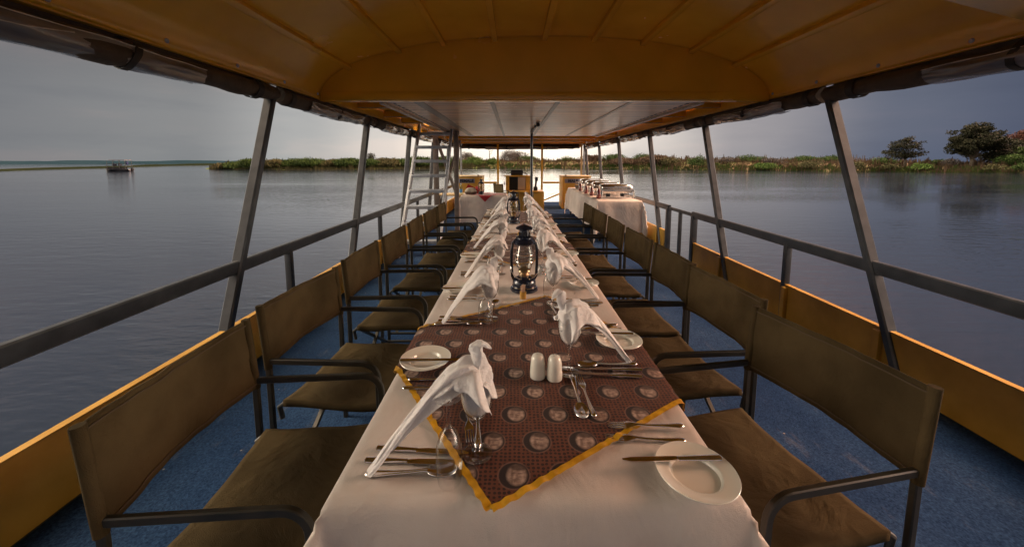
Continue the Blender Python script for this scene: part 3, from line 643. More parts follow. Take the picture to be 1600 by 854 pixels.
# aluminium ceiling panel under the flat roof
def alu():
    m = pm('painted_ceiling_sheet', (.48, .27, .13), (.95, .63, .40), rough=.30, nscale=2.5, rvar=.08, stretch=(.30, 4.5, 1), detail=7, spec=.25)
    nt = m.node_tree; N, L = nt.nodes, nt.links; b = N['Principled BSDF']; tc = N.new('ShaderNodeTexCoord')
    w = N.new('ShaderNodeTexWave'); w.bands_direction = 'Y'; w.inputs['Scale'].default_value = 2.6; w.inputs['Distortion'].default_value = .4; L.new(tc.outputs['Object'], w.inputs['Vector'])
    bp = N.new('ShaderNodeBump'); bp.inputs['Strength'].default_value = .35; bp.inputs['Distance'].default_value = .012; L.new(w.outputs['Fac'], bp.inputs['Height']); L.new(bp.outputs[0], b.inputs['Normal'])
    return m
ALU = alu()
PX0, PX1, PY0, PY1 = -1.30, 1.86, 3.86, 8.75
g = G(); g.box(((PX0 + PX1) / 2, (PY0 + PY1) / 2, 2.045), (PX1 - PX0, PY1 - PY0, .02)); panel = g.build('ceiling_panel', ALU, boat)
ALU_E = pm('worn_aluminium_angle', (.46, .38, .30), (.62, .54, .46), rough=.42, metal=.5, nscale=14)
for x in (PX0 - .02, PX1 + .02):
    g = G(); g.box((x, (PY0 + PY1) / 2, 2.03), (.045, PY1 - PY0, .04), bev=.004); g.build('panel_edge_angle', ALU_E, panel)
for x in (-.96, -.22, .44, 1.18):
    g = G(); g.box((x, (PY0 + PY1) / 2, 2.032), (.045 if x > -.9 else .10, PY1 - PY0 - .02, .006)); g.build('panel_seam', pm('seam_strip', (.24, .2, .17), rough=.4, metal=.6) if x == -.96 else bpy.data.materials['seam_strip'], panel)
for x, s in ((PX0 + .07, 1), (PX1 - .07, -1)):
    for k in range(34):
        g = G(); g.box((x, PY0 + .15 + k * .142, 2.033), (.018, .07, .004)); g.build('angle_slot', BLACKP, panel, smooth=0)
g = G(); g.tube([(.34, 7.3, .01), (.34, 7.3, 2.035)], .026, 10); pole = g.build('centre_pole', GREY_METAL, boat)
g = G(); g.bar([(.34, 7.3, 1.99), (.36, 6.3, 2.02)], .04, .03); g.box((.37, 5.95, 2.005), (.05, .22, .05), bev=.01); g.build('hatch_catch', BLACKP, panel)
# bow: corner posts, bow posts, bow rail
for x, nm, mt_ in ((-.57, 'bow_post', OCHRE), (1.0, 'bow_post', OCHRE), (2.36, 'bow_corner_post', PALE_EDGE), (2.45, 'bow_corner_post', GALV), (-1.85, 'bow_corner_post', GALV)):
    g = G(); g.box((x, 13.55 if nm == 'bow_post' else 13.3, 1.04), (.07 if nm == 'bow_post' else .05, .07, 2.06), bev=.006); g.build(nm, mt_, boat)
for a, b in ((-1.85, -.57), (1.0, 2.4)):
    g = G(); g.box(((a + b) / 2, 13.55, .72), (b - a - .09, .06, .07), bev=.006); g.build('bow_rail', OCHRE, boat)
g = G(); g.bar([(1.05, 13.55, .07), (2.35, 13.55, .62)], .05, .06, up=(0, 1, 0)); g.build('bow_brace', OCHRE, boat)
g = G(); g.bar([(-.62, 13.55, .05), (-1.8, 13.55, .62)], .05, .06, up=(0, 1, 0)); g.build('bow_brace', OCHRE, boat)
g = G(); g.box((-1.115, 7.35, 1.02), (.085, .085, 2.02), bev=.006); g.build('hatch_post', pm('weathered_grey_post', (.16, .13, .11), (.24, .20, .17), rough=.6, nscale=14), boat)
WEATHER = bpy.data.materials['weathered_grey_post']
g = G(); g.box((-1.62, 7.9, 1.02), (.10, .08, 2.02), bev=.006); g.build('hatch_post', WEATHER, boat)
g = G(); g.bar([(-1.60, 7.92, 1.9), (-1.13, 7.92, .55)], .05, .12, up=(0, 1, 0)); g.build('hatch_brace', WEATHER, boat)
g = G(); g.bar([(-1.13, 7.99, 1.9), (-1.62, 7.99, .35)], .05, .12, up=(0, 1, 0)); g.build('hatch_brace', WEATHER, boat)
g = G(); g.box((-1.37, 7.42, 2.0), (.62, .05, .07), bev=.005); g.build('hatch_sill', WEATHER, boat)

VFOLD = pm('pale_vinyl_fold', (.42, .38, .33), (.62, .57, .5), rough=.2, nscale=20, coat=.6)
# rolled side curtains, one per bay
def curtain(x, s, y0, y1, label, seed):
    rng = random.Random(seed); root = empty('rolled_curtain', (x, y0, 1.965), 0, label, 'curtain', 'rolled up curtains under the roof edges'); L_ = y1 - y0
    def roll(a, b, r0, mat, name, n=44, par=None, amp=1.0):
        g = G(); rings = []
        for i in range(n + 1):
            y = a + (b - a) * i / n
            r = r0 * (1 + amp * .30 * mnoise.noise(Vector((y * 2.3, seed, 0))))
            sag = -.02 * math.sin(math.pi * y / L_)
            rings.append([(math.cos(t) * r * 1.1 * (1 + amp * .32 * mnoise.noise(Vector((math.cos(t) * 1.3, y * 5, seed + math.sin(t))))), y, sag + math.sin(t) * r * (1 + amp * .32 * mnoise.noise(Vector((math.sin(t) * 1.3, y * 5, seed + 9))))) for t in [2 * math.pi * k / 14 for k in range(14)]])
        g.loft(rings); return g.build(name, mat, par or root, smooth=60)
    a, b = L_ * .20, L_ * .82
    roll(0, L_, .058, ROLL, 'canvas_roll')
    # clear vinyl window showing in the lower inner side of the roll
    g = G(); n = 40
    def win(u, v):
        y = a + (b - a) * u; e = .14 + .5 * abs(mnoise.noise(Vector((y * 1.6, seed, 4))))
        e *= min(1, u * 9 + .15, (1 - u) * 9 + .15)
        t0, t1 = (-1.9, .55 + .9 * e - .3)
        t = t0 + (t1 - t0) * v; r = .068 * (1 + .22 * mnoise.noise(Vector((y * 2.6, t * 1.5, seed))) + .10 * mnoise.noise(Vector((y * 7, t * 3, seed))))
        return (s * math.cos(t) * r * 1.1, y, -.02 * math.sin(math.pi * y / L_) + math.sin(t) * r)
    g.grid(win, 70, 14); wn = g.build('clear_window', VINYL, root, smooth=180)
    g = G()
    for q in (0, 1):
        pts = []
        for i in range(46):
            u = i / 45; p = Vector(win(u, (.93 - .25 * abs(math.sin(u * (7 + 2 * q) + seed + q * 1.4)) if q else .97))); p.x += s * .004; pts.append(tuple(p))
        if q: pts = pts[6:34]
        g.tube(pts, .0045, 6, scales=[.5 + .8 * abs(mnoise.noise(Vector((i * .35, seed, q)))) for i in range(len(pts))])
    g.build('vinyl_fold', VFOLD, wn)
    g = G(); g.grid(lambda u, v: (s * (-.02 + .012 * math.sin(u * 17 + v * 2)) , L_ * u, .02 + .085 * v), 40, 3); g.build('hanging_flap', ROLL, root, smooth=180, solid=.004)
    for k in (.51,) if L_ < 2.5 else (.38, .72):
        g = G(); y = L_ * k
        g.bar([(math.cos(t) * .078, y + .015 * math.sin(t * 2), math.sin(t) * .074 - .015) for t in [2 * math.pi * q / 18 for q in range(18)]], .004, .035, up=(0, 1, 0), closed=True)
        g.build('strap', STRAP, root)
    for k in (.06, .94):
        g = G(); y = L_ * k
        g.bar([(math.cos(t) * .072, y, math.sin(t) * .069 - .003) for t in [2 * math.pi * q / 16 for q in range(16)]], .004, .06, up=(0, 1, 0), closed=True); g.build('strap', STRAP, root)
    return root
tops = [y + .66 for y in PY]
ORD = ['first', 'second', 'third', 'fourth', 'fifth', 'sixth', 'seventh']
for x, s, side in ((RXL - .02, 1, 'left'), (RXR + .02, -1, 'right')):
    ys = [-1.1] + tops[2:7] + [13.3]
    for k in range(6):
        curtain(x, s, ys[k] + .025, ys[k + 1] - .025, 'brown curtain rolled up under the %s roof edge, %s bay from the near end' % (side, ORD[k]), 20 + k + (50 if side == 'right' else 0))
root = curtain(0, 1, 0, 4.2, 'dark rolled curtain across the bow opening at the far end', 77)
root.rotation_euler = (0, 0, R(-90)); root.location = (-1.86, 13.62, 1.985)

# ladder to the upper deck
lad = empty('ladder', (-1.44, 5.55, 0), 0, 'steep galvanised ladder with flat rungs leading up to the roof hatch', 'ladder')
def lp(t): return (5.55 + 1.55 * t) - 5.55, 2.12 * t
for x in (-.30, .30):
    g = G(); g.bar([(x, lp(0)[0], .01), (x, lp(1)[0], lp(1)[1])], .042, .10, up=(0, 1, 0)); g.build('stile', GALV, lad)
for k in range(8):
    t = (k + .9) / 8.6; y, z = lp(t); g = G(); g.box((0, y, z), (.56, .13, .052), bev=.005); g.build('rung', GALV, lad)

# ------------------------------------------------------------------ canvas armchairs  (local: faces +x, seat centre at origin)
RAILM = pm('grey_steel_rail', (.05, .05, .046), (.10, .10, .095), rough=.35, metal=.4, nscale=20)
def make_chair(seed):
    root = empty('canvas_armchair', (0, 0, 0), 0, 'x', 'chair'); hw = .275
    g = G(); n = 40
    def back(u, v):
        y = -hw + 2 * hw * u; z = .608 + .258 * v
        bow = -.030 * math.sin(math.pi * u); wr = .011 * mnoise.noise(Vector((u * 3.2 + v * 1.5, v * 2.2, seed))) + .005 * mnoise.noise(Vector((u * 9, v * 3 + u * 4, seed + 4)))
        sag = .014 * math.sin(math.pi * u) * (v - .3) 
        return (-.235 - .02 * v + bow + wr, y, z - sag)
    g.grid(back, n, 14); bk = g.build('backrest', CANVAS, root, smooth=180, solid=.006)
    for s in (-1, 1):
        g = G(); g.tube([(-.235 - .02 * v, s * (hw + .002), .606 + .262 * v) for v in (0, .5, 1)], .0145, 10)
        g.build('sleeve', CANVAS, bk)
    for zc in (.626, .850):
        g = G(); g.grid(lambda u, v: tuple(Vector(back(u, (zc - .608) / .258)) + Vector((.0078, 0, (v - .5) * .004))), n, 1)
        g.build('hem', pm('canvas_stitching', (.06, .04, .022), rough=.9) if 'canvas_stitching' not in bpy.data.materials else bpy.data.materials['canvas_stitching'], bk, solid=.002)
    g = G()
    def seat(u, v):
        x = -.20 + .43 * v; e = (u - .5) * 2; w = hw - .018
        y = max(-w, min(w, e * (w + .03))); ov = max(0, abs(e) * (w + .03) - w)
        sag = -.026 * math.cos(min(1, abs(e)) * math.pi / 2) + .010 - ov * 1.2 - .011 * mnoise.noise(Vector((u * 2.6 + v, v * 2.2, seed + 5))) - .004 * mnoise.noise(Vector((u * 8, v * 3 + u * 2, seed + 7)))
        edge = -.02 * max(0, (v - .93) / .07) ** 2
        return (x, y, .455 + sag + edge)
    g.grid(seat, 40, 24); st = g.build('seat', CANVAS, root, smooth=180, solid=.006)
    for s in (-1, 1):
        g = G(); g.tube([(-.215, s * (hw - .03), .37), (-.225, s * (hw - .03), .42), (-.20, s * (hw - .03), .438), (.0, s * (hw - .03), .438), (.218, s * (hw - .03), .434), (.222, s * (hw - .03), .41)], .010, 8); g.build('seat_rail', RAILM, root)
        g = G(); g.bar([(-.235, s * hw, .0), (-.235, s * hw, .60), (-.256, s * hw, .862)], .022, .018, up=(0, 1, 0)); g.build('rear_upright', FRAME, root)
        # arm that bends down into the front leg
        pts = [(-.235, s * hw, .636), (.155, s * hw, .642)]
        for k in range(1, 7):
            a = R(90 - 15 * k); pts.append((.155 + .062 * math.cos(a), s * hw, .580 + .062 * math.sin(a)))
        pts += [(.218, s * hw, .45), (.220, s * hw, .0)]
        g = G(); g.bar(pts, .023, .016, up=(0, 1, 0)); g.build('arm', FRAME, root)
        g = G(); g.bar([(-.225, s * hw, .10), (.212, s * hw, .10)], .016, .016); g.build('side_stretcher', FRAME, root)
    for x in (-.19, .15):
        for s in (-1, 1):
            g = G(); g.bar([(x + s * .011, s * (hw - .03), .44), (x + s * .011, -s * (hw - .01), .10)], .016, .022, up=(1, 0, 0)); g.build('cross_brace', FRAME, root)
    return root
protos = [make_chair(3), make_chair(31), make_chair(57)]
used = set()
def place_chair(k, loc, rz, label, group):
    o = protos[k]
    if k in used: o = copy_tree(o)
    used.add(k); return put(o, loc, rz, label, group)
LCH = [(-.700, 1.045, 3), (-.735, 1.70, -4), (-.745, 2.43, 1), (-.745, 3.11, 0), (-.745, 3.79, 2), (-.745, 4.46, -1), (-.745, 5.14, 1)]
RCH = [(.762, 1.12, 191), (.760, 1.765, 185), (.755, 2.345, 180.5), (.750, 2.99, 181), (.750, 3.68, 179), (.75, 4.36, 181), (.75, 5.02, 180)]
ORDL = ['nearest', 'second', 'third', 'fourth', 'fifth', 'sixth', 'farthest']
for i, (x, y, a) in enumerate(LCH):
    place_chair(i % 3, (x, y, 0), R(a), 'brown canvas armchair on the left side of the long table, %s from the camera' % ORDL[i], 'canvas chairs along the long table')
for i, (x, y, a) in enumerate(RCH):
    place_chair((i + 1) % 3, (x, y, 0), R(a), 'brown canvas armchair on the right side of the long table, %s from the camera' % ORDL[i], 'canvas chairs along the long table')
place_chair(1, (-.20, 10.2, .012), R(28), 'brown canvas chair standing alone by the ochre helm console', 'canvas chairs on the deck')

# ------------------------------------------------------------------ long table with its white cloth
TZ = .75
def make_table(name, x0, x1, y0, y1, z, label, leg=True):
    t = empty(name, ((x0 + x1) / 2, (y0 + y1) / 2, 0), 0, label, 'table')
    g = G(); g.box((0, 0, z - .022), (x1 - x0, y1 - y0, .03), bev=.004); g.build('tabletop', DARKWOOD, t)
    hx, hy = (x1 - x0) / 2 - .06, (y1 - y0) / 2 - .08
    for sx in (-1, 1):
        for sy in (-1, 1):
            g = G(); g.box((sx * hx, sy * hy, (z - .038) / 2), (.045, .045, z - .038), bev=.004); g.build('leg', FRAME, t)
    return t
def make_cloth(name, x0, x1, y0, y1, z, over, label, seed, mat=LINEN, nx=46, ny=120, wave=.02, creases=()):
    """sheet lying on the rectangle and hanging over its edges in soft folds"""
    cx, cy = (x0 + x1) / 2, (y0 + y1) / 2; hx, hy = (x1 - x0) / 2, (y1 - y0) / 2; r = .022
    def warp(t, h):      # more samples near the edge
        return t
    def samples(h, n):
        a = [-h - over * (1 - k / 9) for k in range(9)] + [-h - .012, -h, -h + .012, -h + .03]
        m = [(-h + .06) + (2 * h - .12) * k / n for k in range(n + 1)]
        return a + m + [-q for q in reversed(a)]
    us, vs = samples(hx, nx), samples(hy, ny)
    def pt(u, v):
        ox = max(0, abs(u) - hx); oy = max(0, abs(v) - hy); d = math.hypot(ox, oy)
        x = max(-hx, min(hx, u)); y = max(-hy, min(hy, v))
        if d < 1e-6:
            zz = .0026 * mnoise.noise(Vector((u * 5, v * 5, seed))) + .0008 * mnoise.noise(Vector((u * 22, v * 9, seed)))
            for (ax, c0, amp) in creases:
                q = (u if ax == 'x' else v) - c0; zz += amp * math.exp(-(q / .006) ** 2)
            e = min(hx - abs(u), hy - abs(v))
            if e < r: zz -= r * (1 - math.sqrt(max(0, 1 - ((r - e) / r) ** 2))) * .8
            return (cx + x, cy + y, z + zz)
        dx, dy = ox / d * (1 if u > 0 else -1), oy / d * (1 if v > 0 else -1)
        s_ = (v if ox > oy else u)
        k = min(1, d / .15)
        fold = wave * k * (math.sin(s_ * 13 + seed) * .6 + mnoise.noise(Vector((s_ * 6, seed, d))) * 1.2)
        corner = min(ox, oy) / max(.001, d)
        fl = .010 * min(1, d / .035) + .05 * d + fold + corner * .10 * k
        for (ax, c0, amp) in creases:
            q = (u if ax == 'x' else v) - c0
            if (ax == 'x') == (oy > 0): fl += amp * 1.5 * math.exp(-(q / .006) ** 2)
        return (cx + x + dx * fl, cy + y + dy * fl, z - r * .8 - max(0, d * (.985)))
    g = G(); g.add([pt(u, v) for v in vs for u in us], [(j * len(us) + i, j * len(us) + i + 1, (j + 1) * len(us) + i + 1, (j + 1) * len(us) + i) for j in range(len(vs) - 1) for i in range(len(us) - 1)])
    return tag(g.build(name, mat, smooth=180), label, 'tablecloth')
EX0, EX1, EY0, EY1 = -.39, .478, .69, 5.32
make_table('dining_table', EX0 + .012, EX1 - .012, EY0 + .012, EY1 - .012, TZ - .012, 'long dining table laid for fourteen under a white cloth')
make_cloth('tablecloth', EX0, EX1, EY0, EY1, TZ, .36, 'long white linen cloth draped over the dining table', 3.0, nx=40, ny=150,
           creases=(('x', .14, .005), ('x', -.18, .003), ('y', -2.12, .004), ('y', -1.25, .004), ('y', -.2, .002), ('y', .7, .002), ('y', 1.6, .002)))
# printed diamond cloths laid cornerwise across the table
def runner(c0, side_a, side_b, ang, label, seed):
    d1 = Vector((math.cos(ang), math.sin(ang))); d2 = Vector((-math.sin(ang), math.cos(ang)))
    def surf(a, b):
        p = Vector(c0) + d1 * a + d2 * b; x, y = p; z = TZ + .0062 + .0016 * mnoise.noise(Vector((a * 14, b * 14, seed))) + .0011 * mnoise.noise(Vector((a * 30, b * 4, seed + 2)))
        for sgn, ex in ((1, EX1), (-1, EX0)):
            o = (x - ex) * sgn + .018
            if o > 0:
                t = min(o, .05) / .05
                x = ex + sgn * (-.018 + .018 * min(1, o / .02) + .016 * t + .03 * max(0, o - .02)); z = TZ + .0062 - max(0, o - .006) * .98 * min(1, o / .03)
        return Vector((x, y, z))
    g = G(); g.grid(lambda u, v: surf(u * side_a, v * side_b), 64, 64, lambda u, v: tuple(Vector(c0) + d1 * (u * side_a) + d2 * (v * side_b)))
    o = tag(g.build('printed_runner', RUNNER, smooth=180), label, 'table runner', 'printed diamond cloths on the long table')
    # ruched gold trim round the border
    g = G(); w = .016; n = 150
    for k, (A, B, ia, ib) in enumerate((((0, 0), (side_a, 0), 0, 1), ((side_a, 0), (side_a, side_b), -1, 0), ((side_a, side_b), (0, side_b), 0, -1), ((0, side_b), (0, 0), 1, 0))):
        def tr(u, v):
            a = A[0] + (B[0] - A[0]) * u + ia * w * (v - .65); b = A[1] + (B[1] - A[1]) * u + ib * w * (v - .65)
            p = surf(a, b); p.z += .0026 + .0022 * math.sin(u * 46 * 3.1416 + 1.2 * math.sin(u * 31)) * (.5 + .5 * math.sin(u * 17 + k)) 
            q = p + Vector((d1.x, d1.y, 0)) * .0010 * math.sin(u * 170 + v * 3)
            return tuple(q)
        g.grid(tr, 260, 3)
    g.build('gold_trim', GOLD, o, smooth=180)
    return o
A_ = math.atan2(.35, .53)
runner((-.045, .668), .83, .87, A_, 'dark brown cloth printed with oval portraits and gold trim, nearest the camera', 1)
runner((.015, 2.43), .80, .82, R(44), 'dark brown printed cloth with gold trim just beyond the large lantern', 2)
runner((.03, 4.16), .80, .82, R(46), 'dark brown printed cloth at the far end of the long table', 3)

# ------------------------------------------------------------------ tableware (each modelled once, then copied)
def side_plate():
    g = G(); g.lathe([(0, .0042), (.044, .0042), (.0485, .0050), (.0515, .0108), (.0530, .0128), (.058, .0136), (.081, .0185), (.0835, .0200), (.0845, .0185), (.083, .0165), (.060, .010), (.052, .004), (.047, .0), (.044, .0), (.043, .002), (0, .002)], 56)
    return g.build('side_plate', CHINA, smooth=50)
def cut_profile(pts, up=(0, 0, 1)):
    """lofted flat cutlery: list of (x, z, halfwidth, halfthick)"""
    rings = []
    for x, z, w, t in pts: rings.append([(x, w * math.cos(a), z + t * math.sin(a)) for a in [2 * math.pi * k / 12 for k in range(12)]])
    return rings
HANDLE = [(-.105, .0045, .002, .002), (-.103, .0048, .0060, .0030), (-.095, .005, .0085, .0034), (-.075, .0048, .0068, .0030), (-.045, .0045, .0044, .0026), (-.012, .0050, .0032, .0024)]
def knife():
    g = G(); g.loft(cut_profile([(-.105, .0045, .003, .002), (-.102, .005, .0075, .0042), (-.085, .005, .0082, .0046), (-.045, .005, .0066, .0042), (-.012, .005, .0056, .0036), (-.006, .005, .0064, .0036)]))
    top = [(-.006, .0055), (.02, .0085), (.07, .0095), (.10, .0085), (.118, .004)]; rings = []
    for x, w in top: rings.append([(x, w - .002, .0062), (x, -.0072 if x < .1 else -.0066 + (x - .1) * .18, .0054), (x, -.0072 if x < .1 else -.0066 + (x - .1) * .18, .0048), (x, w - .002, .0038)])
    g.loft(rings); return g.build('table_knife', SILVER, smooth=40)
def spoon():
    g = G(); g.loft(cut_profile(HANDLE + [(.015, .0075, .0030, .0022), (.028, .0085, .0040, .002)]))
    def bowl(u, v):
        a = u * 2 * math.pi; r = v
        x = .060 + .033 * r * math.cos(a); y = .0195 * r * math.sin(a) * (1 + .12 * math.cos(a)); z = .0018 + .0068 * r ** 2.2
        return (x, y, z)
    g.grid(bowl, 28, 7); return g.build('spoon', SILVER, smooth=60, solid=-.0012)
def fork():
    g = G(); g.loft(cut_profile(HANDLE + [(.012, .0078, .0034, .0020), (.026, .0085, .0085, .0016), (.036, .0072, .0112, .0014), (.045, .0058, .0115, .0013)]))
    for k in range(4):
        y = -.0092 + k * .00613
        g.bar([(.044, y, .0058), (.062, y, .0036), (.078, y * .97, .0050), (.090, y * .94, .0085)], .0034, .0018, scales=[1, 1, .9, .45])
    return g.build('fork', SILVER, smooth=50)
def wine_glass():
    g = G(); g.lathe([(0, .0010), (.034, .0010), (.0348, .0020), (.033, .0028), (.018, .0048), (.008, .0078), (.0045, .014), (.0038, .04), (.0036, .072), (.005, .084), (.012, .092), (.024, .103), (.033, .120), (.0372, .142), (.0370, .162), (.0345, .185), (.0335, .192), (.0329, .192), (.0340, .184), (.0364, .162), (.0366, .142), (.0322, .121), (.022, .105), (.008, .096), (0, .0945)], 36)
    return g.build('wine_glass', GLASS, smooth=60)
def flute():
    g = G(); g.lathe([(.0245, .0005), (.0270, .022), (.0285, .055), (.0270, .085), (.019, .112), (.009, .124), (.0048, .132), (.0036, .150), (.0036, .172), (.006, .183), (.015, .189), (.0285, .1925), (.029, .194), (0, .1945)], 32)
    g.lathe([(.0238, .0005), (.0262, .022), (.0277, .055), (.0262, .085), (.0182, .111), (.006, .120), (0, .1215)], 32)
    return g.build('champagne_flute', FLUTE, smooth=60)
def napkin(seed):
    """linen swan folded into the wine glass: tail down to the cloth, fan body, neck and bent head"""
    rs = random.Random(seed); root = empty('napkin', (0, 0, 0), 0, 'x', 'napkin'); J = lambda a: rs.uniform(-a, a)
    def cr(p, k):        # Catmull-Rom through rows of numbers
        p = np.array(p, float); out = []
        for i in range(len(p) - 1):
            p0, p1, p2, p3 = p[max(i - 1, 0)], p[i], p[i + 1], p[min(i + 2, len(p) - 1)]
            for q in range(k):
                t = q / k; out.append(.5 * (2 * p1 + (p2 - p0) * t + (2 * p0 - 5 * p1 + 4 * p2 - p3) * t * t + (3 * p1 - p0 - 3 * p2 + p3) * t ** 3))
        out.append(p[-1]); return out
    def cloth_loft(name, rows, k, frame, n=44, pl=4, amp=.2, lng=3.0, so=0):
        """rows: along, z, half width, half thickness; frame(row, t) -> centre, side, normal. Sharp lengthwise pleats."""
        rr = cr(rows, k); rings = []
        for i, r in enumerate(rr):
            t = i / (len(rr) - 1); c, sd, nm = frame(r, t); ring = []
            for q in range(n):
                a = 2 * math.pi * q / n
                f = pl * a + 1.1 * math.sin(t * lng + seed) + so
                tri = abs(((f / math.pi) % 2) - 1) * 2 - 1
                nz = mnoise.noise(Vector((math.cos(a) * 2.2, math.sin(a) * 2.2 + so, t * lng * 1.6 + seed * 3)))
                m = 1 + amp * (.55 * tri + .9 * nz)
                ring.append(c + sd * (r[2] * math.cos(a) * m) + nm * (r[3] * math.sin(a) * m))
            rings.append(ring)
        g = G(); g.loft(rings); return g.build(name, NAPKIN, root, smooth=24)
    tx, ty = -.215 + J(.02), -.085 + J(.03); dv = Vector((tx, ty, 0)).normalized(); sd0 = Vector((-dv.y, dv.x, 0)); L_ = math.hypot(tx, ty)
    rows = [(1.0, .008, .009, .005), (.97, .012, .014, .009), (.90, .030, .0145, .010), (.78, .066, .016, .011), (.64, .106, .018, .012), (.50, .143, .022, .013), (.38, .172, .029, .016), (.26, .195, .042, .018), (.14, .209, .049, .021), (.03, .211, .045, .024), (-.05, .204, .036, .027), (-.09, .182, .022, .022)]
    def fr(r, t):
        c = Vector((dv.x * L_ * r[0], dv.y * L_ * r[0], r[1])); up = Vector((dv.x * .55, dv.y * .55, .83)); tw = .7 * t * (1 if seed % 2 else -1)
        return c, sd0 * math.cos(tw) + up * math.sin(tw), up * math.cos(tw) - sd0 * math.sin(tw)
    RW = sorted(rows, key=lambda r: r[0])
    def fr_row(t): return [t] + [float(np.interp(t, [r[0] for r in RW], [r[k] for r in RW])) for k in (1, 2, 3)]
    cloth_loft('swan_body', [(r[0], r[1], r[2] * (.9 if r[0] > .4 else .62), r[3] * .8) for r in rows], 4, fr, pl=3, amp=.36, lng=4)
    rows = [(0, .098, .011, .011), (0, .110, .022, .022), (0, .130, .030, .030), (0, .150, .0335, .0335), (0, .172, .0335, .0335), (0, .198, .036, .034), (0, .212, .024, .024)]
    cloth_loft('tucked_base', rows, 3, lambda r, t: (Vector((0, 0, r[1])), Vector((1, 0, 0)), Vector((0, 1, 0))), n=56, pl=6, amp=.09, lng=2, so=1)
    # thin leaves of linen folded over the core, open along their edges
    for q in range(3):
        t0, t1 = ((.80, -.13), (.52, -.10), (.30, -.06))[q]; wmax = (.040, .060, .066)[q] * (1 + J(.15)); lift = (.004, .008, .012)[q]; ph = seed * 1.7 + q * 2.1; skew = J(.35) + (.35 if (seed + q) % 2 else -.35)
        def leaf(u, v):
            t = t0 + (t1 - t0) * u; row = fr_row(t); c, sd, up = fr(row, 1 - t); e = (v - .5) * 2
            w = wmax * (.30 + .70 * math.sin(min(1, u * 1.25) * math.pi / 2)) * (1 + .12 * math.sin(u * 11 + ph)) * (1 + skew * e * u)
            drop = (abs(e) ** 1.35) * (.020 + .040 * u) * (1 + .3 * math.sin(ph + e * 2))
            rip = .0055 * math.sin(e * 9 + ph + u * 3) * (.3 + u) + .004 * mnoise.noise(Vector((u * 5, e * 3, ph)))
            p = c + sd0 * (w * e * .82) + Vector((0, 0, row[3] * .8 + lift - drop + rip)) + dv * (.010 * math.sin(e * 4 + ph) * u)
            return tuple(p)
        g = G(); g.grid(leaf, 26, 22); g.build('linen_leaf', NAPKIN, root, smooth=180, solid=.0013)
    hx, hy = .010 + J(.012), .002 + J(.012); nk = [(.0, .0, .145, .026, .020), (.25, .2, .178, .020, .014), (.55, .5, .202, .0120, .009), (.75, .75, .221, .0135, .008), (.95, 1.0, .240, .0165, .0065), (1.0, 1.1, .255, .0170, .0065), (1.0, 1.1, .267, .0155, .0075)]
    rows = [(hx * (.35 + a), z, w, t_, hy * (.3 + b)) for a, b, z, w, t_ in nk]
    ca = J(.8); hd = Vector((math.cos(ca), math.sin(ca), 0)); ex, ey = rows[-1][0], rows[-1][4]
    for f_, z, w, t_ in ((.007, .274, .0125, .0075), (.017, .271, .010, .006), (.028, .262, .007, .005), (.038, .253, .002, .002)): rows.append((ex + hd.x * f_, z, w, t_, ey + hd.y * f_))
    def fn(r, t):
        ph = .9 + t * 1.6 + seed
        a = Vector((math.cos(ph), math.sin(ph), 0)) if t < .66 else Vector((-hd.y, hd.x, 0))
        b = Vector((-math.sin(ph), math.cos(ph), .1)) if t < .66 else Vector((hd.x * .5, hd.y * .5, .85))
        return Vector((r[0], r[4], r[1])), a, b
    cloth_loft('swan_neck', rows, 4, fn, n=28, pl=2, amp=.28, lng=5, so=2)
    return root
ITEM = {'plate': side_plate(), 'knife': knife(), 'spoon': spoon(), 'fork': fork(), 'glass': wine_glass(), 'flute': flute()}
NAPK = [napkin(1), napkin(2), napkin(5), napkin(8)]
CATS = {'plate': 'plate', 'knife': 'knife', 'spoon': 'spoon', 'fork': 'fork', 'glass': 'wine glass', 'flute': 'champagne flute'}
GRP = {'plate': 'side plates on the long table', 'knife': 'knives on the long table', 'spoon': 'spoons on the long table', 'fork': 'forks on the long table', 'glass': 'wine glasses on the long table', 'flute': 'upturned champagne flutes on the long table', 'napkin': 'swan folded napkins on the long table'}
usedi = set()
def item(kind, loc, rz, label, k=0, tilt=(0, 0)):
    if kind == 'napkin': src, key = NAPK[k], ('n', k)
    else: src, key = ITEM[kind], kind
    o = src
    if key in usedi: o = copy_tree(src)
    usedi.add(key); put(o, loc, rz, label, GRP[kind]); o.rotation_euler = (tilt[0], tilt[1], rz)
    o['category'] = 'napkin' if kind == 'napkin' else CATS[kind]; return o
def on_runner(x, y):
    for c0, sa, sb, an in (((-.045, .668), .83, .87, A_), ((.015, 2.43), .80, .82, R(44)), ((.03, 4.16), .80, .82, R(46))):
        dx, dy = x - c0[0], y - c0[1]; a = dx * math.cos(an) + dy * math.sin(an); b = -dx * math.sin(an) + dy * math.cos(an)
        if -.02 < a < sa + .02 and -.02 < b < sb + .02: return True
    return False
PLACE = ['nearest', 'second', 'third', 'fourth', 'fifth', 'sixth', 'farthest']
